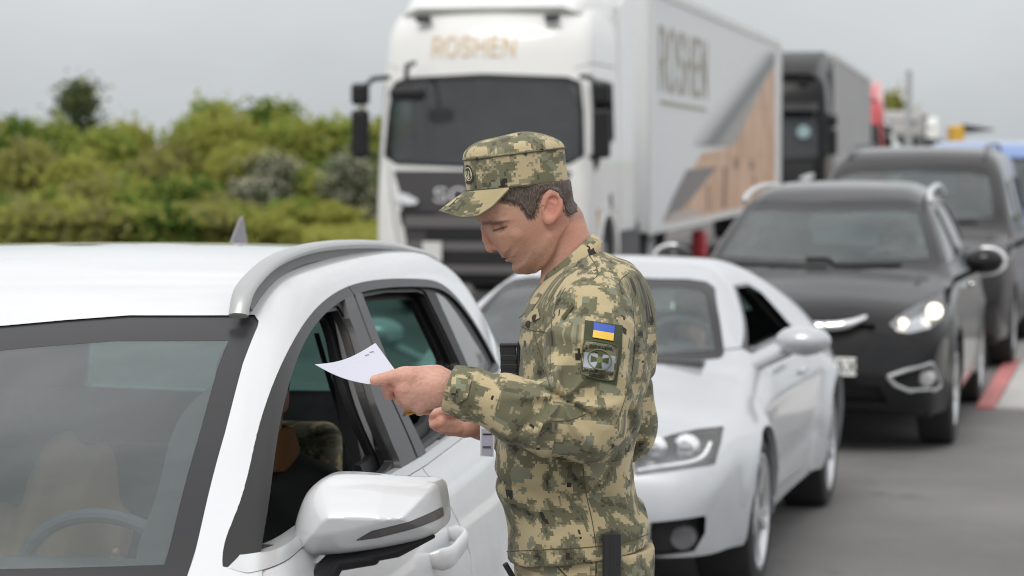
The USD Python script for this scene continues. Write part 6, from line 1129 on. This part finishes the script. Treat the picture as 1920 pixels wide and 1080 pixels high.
# ---- cap
def cap_f(p):
    x, y, z = cap_xyz(p)
    a = np.interp(z, [0, 60, 70], [97, 97, 98]); xc = np.interp(z, [0, 62], [0, -1.5]); q = np.hypot((x-xc)/a, y/81); side = (q-1)*78
    sz = 63 + .02*x + 1.5*np.sin(x*.06)
    n = fb(p, (26, 26, 14), 2, 31)
    side = side - 2.2*np.exp(-((z - sz)/2.6)**2) + 3.0*(n-.5)*np.clip(z/30, 0, 1) + 2.0*np.sin((x + .8*z)*.09)*np.exp(-((z-42)/16)**2)*np.clip((-x+30)/60, 0, 1)
    dome = ell(np.stack([x+2, y, np.maximum(z - sz + 3, 0)], 1), (0, 0, 0), (98, 82, 41)) + 3.0*(fb(p, (18, 18, 18), 2, 33)-.5)
    f = smax(side, dome, 5); f = smax(f, -z, 2.0); return f * PX
def make_cap():
    lo, hi = np.array([Q(850, 0)[0], -.10, Q(0, 385)[2]]), np.array([Q(1085, 0)[0], .10, Q(0, 238)[2]])
    cut = lambda p: smax(cap_f(p), -(cap_f(p) + .004 + 0*p[:, 0]) if False else -cap_xyz(p)[2]*PX, .001)
    global cap_g
    D, cap_g = gridded(cap_f, lo, hi, .0028); V, F = isomesh(cap_f, lo, hi, .0028, 0, D); x, y, z = cap_xyz(V); ang = np.arctan2(y, -x); top = z > 64
    U = np.where(top[:, None], np.stack([x*PX + .31, y*PX + .8], 1), np.stack([ang*.088 + 21, z*PX + .02], 1)); obj('cap', (V, F), CAMO, officer, uv=U)
    to3 = lambda x, y, z: np.stack([at(971 + q*math.cos(.104) - w*math.sin(.104)*1, 350 - (q*math.sin(.104) + w*math.cos(.104)), PD) - PO + np.array([0, r*PX, 0]) for q, r, w in zip(x, y, z)])
    th = np.radians(np.linspace(-80, 80, 61)); tk = np.linspace(0, 1, 15); at_ = np.degrees(np.abs(th))
    out = np.interp(at_, [0, 30, 45, 60, 80], [53, 33, 20, 9, 0]); drop = np.interp(at_, [0, 20, 35, 50, 65, 80], [30, 37, 46, 46, 30, 3]); yo = np.interp(at_, [0, 45, 80], [0, 6, 3]) * np.sign(th)
    bx_, by_ = -97*np.cos(th), 81*np.sin(th)
    X = bx_[None] - out[None]*tk[:, None]; Y = by_[None] + yo[None]*tk[:, None]; Z = 1 - drop[None]*(tk[:, None]**1.12) + 0*X
    T = to3(X.ravel(), Y.ravel(), Z.ravel()).reshape(15, 61, 3); nrm = np.cross(np.gradient(T, axis=0).reshape(-1, 3), np.gradient(T, axis=1).reshape(-1, 3)); nrm /= np.maximum(np.linalg.norm(nrm, axis=1), 1e-9)[:, None]; nrm *= np.sign(nrm[:, 2:3] + 1e-9)
    A, B_ = T.reshape(-1, 3) + nrm*.0012, T.reshape(-1, 3) - nrm*.0012; i, j = np.meshgrid(np.arange(14), np.arange(60), indexing='ij'); F1 = np.stack([i*61+j, (i+1)*61+j, (i+1)*61+j+1, i*61+j+1], -1).reshape(-1, 4); nv = len(A)
    rim = [i_*61 for i_ in range(15)] + [14*61 + j_ for j_ in range(1, 61)] + [i_*61 + 60 for i_ in range(13, -1, -1)]; R = np.array([[a, b, b+nv, a+nv] for a, b in zip(rim[:-1], rim[1:])])
    uvb = np.stack([Y.ravel()*PX + 3.3, (tk[:, None]*.062 + 0*X).ravel() + .4], 1); obj('cap_peak', (np.vstack([A, B_]), np.vstack([F1, F1[:, ::-1] + nv, R])), CAMO, officer, uv=np.vstack([uvb, uvb]), smooth=True)
    edge = T[-1]; obj('peak_edge', tube(edge, .0018, 6), CAMO, officer)
    th = np.linspace(0, 2*np.pi, 80, endpoint=False); 
    for zz, r in ((2.5, .0011), (61.5, .0016)): obj('cap_seam', tube(to3(97.6*np.cos(th), 81.6*np.sin(th), zz + .02*97*np.cos(th)*(zz > 9)), r, 6, True), SEAM, officer)
    for u_, v_ in ((985, 287.5), (1015.5, 281.5), (895, 298)):
        h, d = march(cap_g, [u_], [v_]); t = np.linspace(0, 2*np.pi, 14, endpoint=False); obj('eyelet', tube(h[0] + np.stack([.0032*np.cos(t), 0*t - .001, .0032*np.sin(t)], 1), .0011, 6, True), M('eyelet_dark', (.05, .048, .04), .4, metal=.4), officer); obj('eyelet_hole', mov(lathe([(0, 0), (.0024, 0), (.0024, .001), (0, .001)], 12, 'y'), h[0] + [0, -.0012, 0]), dark_void, officer)
    panel('cap_badge', spline([(870, 312), (879, 310), (886, 324), (887, 336), (879, 346), (872, 341), (868.5, 326)], 30, True), M('badge_dark_olive', (.03, .034, .02), .8), .003, cap_g, step=3)
    s = spline([(873.5, 316), (879, 315), (883.5, 325), (884, 334), (879, 339), (874.5, 333), (872.5, 324)], 30, True); h, d = march(cap_g, s[:, 0], s[:, 1]); gm = M('badge_gold_thread', (.55, .50, .36), .5)
    obj('badge_ring', tube(h - d*.0035, .0009, 6, True), gm, officer)
    for pts in ([(875, 321), (876.5, 331), (879, 336)], [(881.5, 322), (881.5, 331), (879, 336)], [(878, 320), (879, 336)]): s = spline(pts, 10); h, d = march(cap_g, s[:, 0], s[:, 1]); obj('badge_trident', tube(h - d*.0035, .0008, 5), gm, officer)
make_cap()
# ---- patches, flaps, seams, things worn
olive = M('olive_velcro', (.060, .068, .038), .95, bump=.001, bscale=700)
panel('patch_field', [(1097, 600), (1168, 610), (1166, 660), (1156, 721), (1090, 708), (1093, 650)], olive, .003)
panel('flag_blue', [(1113.5, 604), (1153, 611), (1151.5, 625), (1112.5, 618.5)], M('flag_blue', (.045, .10, .46), .6), .006); panel('flag_yellow', [(1112.5, 618.5), (1151.5, 625), (1150, 639), (1111, 632)], M('flag_yellow', (.80, .50, .07), .6), .006)
panel('badge_field', [(1098, 639), (1155, 648), (1158, 655), (1152, 708), (1147, 713), (1094, 702), (1090, 697), (1094, 644)], CAMO, .005, uv0=(31, 3)); stitch('badge_border', [(1098, 639), (1155, 648), (1158, 655), (1152, 708), (1147, 713), (1094, 702), (1090, 697), (1094, 644)], lambda p: jacket_g(p) - .005, .0009, M('badge_border_green', (.10, .12, .055), .9), 60, True)
panel('badge_shield', [(1096, 660), (1154, 668), (1150, 697), (1093, 688)], M('badge_blue_grey', (.34, .36, .42), .8), .0062)
bc = np.array([1124.5, 674.5]); th = np.linspace(0, 2*np.pi, 40, endpoint=False); stitch('badge_wreath', bc + np.stack([22*np.cos(th), 19*np.sin(th) + 22*np.cos(th)*.13], 1), lambda p: jacket_g(p) - .0062, .0013, M('badge_wreath_green', (.15, .18, .085), .9), 60, True)
for k_ in range(4):
    a = math.pi/2*k_ + .12; R2 = np.array([[math.cos(a), -math.sin(a)], [math.sin(a), math.cos(a)]]); panel('badge_cross_arm', bc + (np.array([(3, -2.5), (17, -6.5), (17, 6.5), (3, 2.5)]) @ R2.T) * [1, .92], M('badge_cross_olive', (.06, .07, .022), .8), .0072, step=3)
panel('badge_centre', bc + 6*np.stack([np.cos(th), np.sin(th)], 1), M('badge_centre_green', (.14, .16, .05), .8), .0078, step=3)
def cloth_text(s, x0, y0, x1, y1, h, lift):
    t = meshkit.text_mesh(s, 1.0, 1.0, True); v = t.vertices; w = v[:, 0].max(); q = v[:, 0] / w; u = x0 + (x1-x0)*q; vv = y0 + (y1-y0)*q - h*v[:, 1]; b, d = march(jacket_g, u, vv); obj('patch_lettering', (b - d*(lift + .0008*v[:, 2:3]), t.faces), M('lettering_black', (.015, .015, .013), .9), officer, smooth=False)
cloth_text('ДЕРЖАВНА', 1104, 651, 1149, 657, 6.0, .0065); cloth_text('ПРИКОРДОННА', 1094, 696, 1150, 704, 5.6, .0068); cloth_text('СЛУЖБА', 1104, 704.5, 1142, 710, 5.0, .0068)
panel('sleeve_pocket_tab', [(1021, 788), (1046, 794), (1033, 856), (1004, 848), (1010, 818)], CAMO, .004, uv0=(40, 2)); panel('cuff_tab', [(848, 706), (884, 712), (876, 746), (858, 757), (842, 742)], CAMO, .004, uv0=(44, 1))
panel('pen_pocket', [(1052, 594), (1072, 570), (1076, 574), (1056, 600)], M('pen_pocket_olive', (.07, .07, .035), .9), .005)
for pts in ([(1043, 500), (1070, 478), (1100, 468), (1122, 462)], [(1105, 480), (1118, 500), (1120, 516), (1112, 524)], [(1180, 512), (1162, 528), (1166, 548)], [(978, 612), (1000, 620), (1026, 625), (1031, 640)], [(973, 596), (990, 585), (1008, 580)], [(1002, 626), (1012, 660), (1024, 700), (1031, 724)],
            [(880, 706), (872, 735), (862, 766)], [(1040, 790), (1075, 786), (1098, 776)], [(1093, 870), (1098, 920), (1110, 975), (1118, 1030)], [(950, 1034), (1035, 1030), (1158, 1019), (1219, 1000)], [(1060, 540), (1040, 580), (1032, 640), (1032, 700)], [(1185, 560), (1190, 620), (1186, 690), (1168, 760), (1155, 795)], [(1060, 520), (1040, 548), (1024, 574)]): stitch('seam', pts)
def flaps():
    panel('pocket_flap', [(976, 592), (1008, 578), (1012, 596), (978, 612)], CAMO, .005, uv0=(50, 2)); panel('front_placket', [(1010, 548), (1016, 552), (985, 600), (975, 600), (990, 570)], CAMO, .005, uv0=(52, 2))
    for v in (608, 596): h, d = march(jacket_g, [992 + (608-v)], [v]); obj('button', mov(lathe([(0, 0), (.007, .0), (.0075, .002), (0, .003)], 18, 'y'), h[0] + [0, -.004, 0]), M('button_dark', (.04, .04, .03), .4), officer)
flaps()
blk = M('pouch_black', (.014, .014, .016), .45); mg = Q(954, 678, -.02)
b0 = cat([rot(bx(-.016, .016, -.022, .022, -.036, .036, .004), -3, [0, 1, 0])] + [bx(-.0165, .0165, -.0225, .0225, z, z + .010, .001) for z in (-.030, -.013, .004)] + [bx(-.018, .020, -.024, .024, .030, .038, .003)]); obj('black_magazine', mov(cat([b0]), mg), blk, officer)
obj('pouch_back', mov(bx(.016, .022, -.02, .02, -.034, .033, .002), mg), blk, officer)
card = [Q(900, 797, -.03), Q(928, 800, -.03), Q(926, 857, -.028), Q(900, 855, -.028)]; c_ = np.mean(card, 0)
obj('id_card', hull([q + np.array([0, s, 0]) for q in card for s in (-.0015, .0015)]), M('card_white', (.72, .73, .78), .25, coat=.5), officer)
obj('card_print', hull([c_ + (q - c_)*[.80, 1, .84] + np.array([0, s, -.002]) for q in card for s in (-.0024, -.0018)]), M('card_lilac', (.40, .40, .50), .4), officer)
for k_, v_ in enumerate((814, 838)): q = Q(905, v_, -.033); obj('card_text', bx(q[0], q[0] + .018 - .002*k_, q[1]-.0004, q[1]+.0004, q[2]-.0012, q[2]+.0012), M('lettering_black', (.015, .015, .013)), officer)
obj('card_cord', tube([Q(914, 797, -.03), Q(905, 770, -.02), Q(935, 700, -.01)], .0025, 6), blk, officer)
s0, s1 = Q(1147, 1000, -.19), Q(1147, 1150, -.19); obj('black_baton', cat([tube([s0, s1], .0145, 20), tube([s0 + [-.008, -.006, 0], s1 + [-.008, -.006, 0]], .010, 12), tube([s0 + [.008, -.006, 0], s1 + [.008, -.006, 0]], .010, 12)]), blk, officer)
obj('belt', tube([Q(968, 1066) + [0, 0, -.0] + np.array([.133*(1 - math.cos(t)), -.178*math.sin(t), .0]) for t in np.linspace(0, 2*np.pi, 40, endpoint=False)], .003, 6, True, flat=6), M('belt_olive', (.05, .05, .03), .7), officer)
obj('radio_aerial', tube([Q(947, 1057, -.12), Q(966, 1090, -.11)], .0055, 10), blk, officer)
stitch('trouser_seam', [(1036, 1042), (1045, 1062), (1068, 1085)], trousers, .0015); stitch('trouser_seam', [(1118, 1040), (1117, 1085)], trousers, .0015)
# ---- what he holds
def paper():
    t = thing('paper', 'sheet of white printed paper held out in front of the car window', 'paper', PO)
    A, B_, C, D = Q(590, 683, -.24), Q(704, 643, -.13), Q(741, 694, -.20), Q(690, 720, -.265); n = 24; g = np.linspace(0, 1, n); s, r = np.meshgrid(g, g, indexing='ij')     # s from A-D edge... bilinear patch with a curl
    P = (1-s)[..., None]*((1-r)[..., None]*A + r[..., None]*D) + s[..., None]*((1-r)[..., None]*B_ + r[..., None]*C)
    P[..., 2] -= .010*np.sin(np.pi*s)*(1-.2*r) + .006*np.sin(np.pi*r)*(1-s); P[..., 1] -= .006*np.sin(np.pi*s)
    i, j = np.meshgrid(np.arange(n-1), np.arange(n-1), indexing='ij'); F = np.stack([i*n+j, (i+1)*n+j, (i+1)*n+j+1, i*n+j+1], -1).reshape(-1, 4); V = P.reshape(-1, 3); dn = np.array([0, .0003, -.0005])
    pm = usdkit.material(stage, '/World/Looks/printed_paper', {'uv': ('attribute', dict(attribute='st')), 'w': ('wave_texture', dict(scale=5.0, bands_direction='x', distortion=0.0)), 'n': ('noise_texture', dict(scale=30.0)), 'm': ('math', dict(math_type='multiply')), 'r': ('rgb_ramp', dict(ramp=[(0, (.66, .665, .76)), (.45, (.66, .665, .76)), (.75, (.60, .605, .70))])), 'd': ('principled_bsdf', dict(roughness=.7)), 't': ('translucent_bsdf', dict(color=(.6, .6, .68))), 'mx': ('mix_closure', dict(fac=.2))},
        [('uv.vector', 'w.vector'), ('uv.vector', 'n.vector'), ('w.fac', 'm.value1'), ('n.fac', 'm.value2'), ('m.value', 'r.fac'), ('r.color', 'd.base_color'), ('d.BSDF', 'mx.closure1'), ('t.BSDF', 'mx.closure2')], surface='mx.closure')
    u = np.stack([s.ravel(), r.ravel()], 1)
    obj('sheet', (V, F), pm, t, uv=u); obj('sheet', (V + dn, F[:, ::-1]), pm, t, uv=u)
    for q in (.80, .87): p0 = P[int(q*23), 4]; obj('staple', tube([p0 + [-.004, -.001, .0005], p0 + [.004, -.001, .0025]], .0007, 5), M('staple_grey', (.15, .15, .16), .4), t)
paper()
t_ = thing('pencil', 'short yellow pencil with a grey tip poking out below the hands', 'pencil', PO)
a_, b_ = Q(758, 777, -.235), Q(850, 748, -.03); d_ = (a_-b_)/np.linalg.norm(a_-b_)
obj('shaft', tube([a_, b_], .0048, 6), M('pencil_yellow', (.70, .40, .04), .35), t_, smooth=False); obj('tip', tube([a_, a_ + d_*.006, a_ + d_*.013], [.0046, .0030, .0006], 8), M('pencil_tip', (.16, .17, .22), .4), t_)
t_ = thing('folded_paper', 'small white folded paper between the two hands', 'paper', PO); obj('sheet', hull([Q(826, 764, -.05), Q(850, 762, -.02), Q(870, 782, -.02), Q(838, 776, -.05), Q(826, 766, -.05), Q(870, 784, -.02)]), M('plain_paper', (.68, .68, .72), .7), t_)
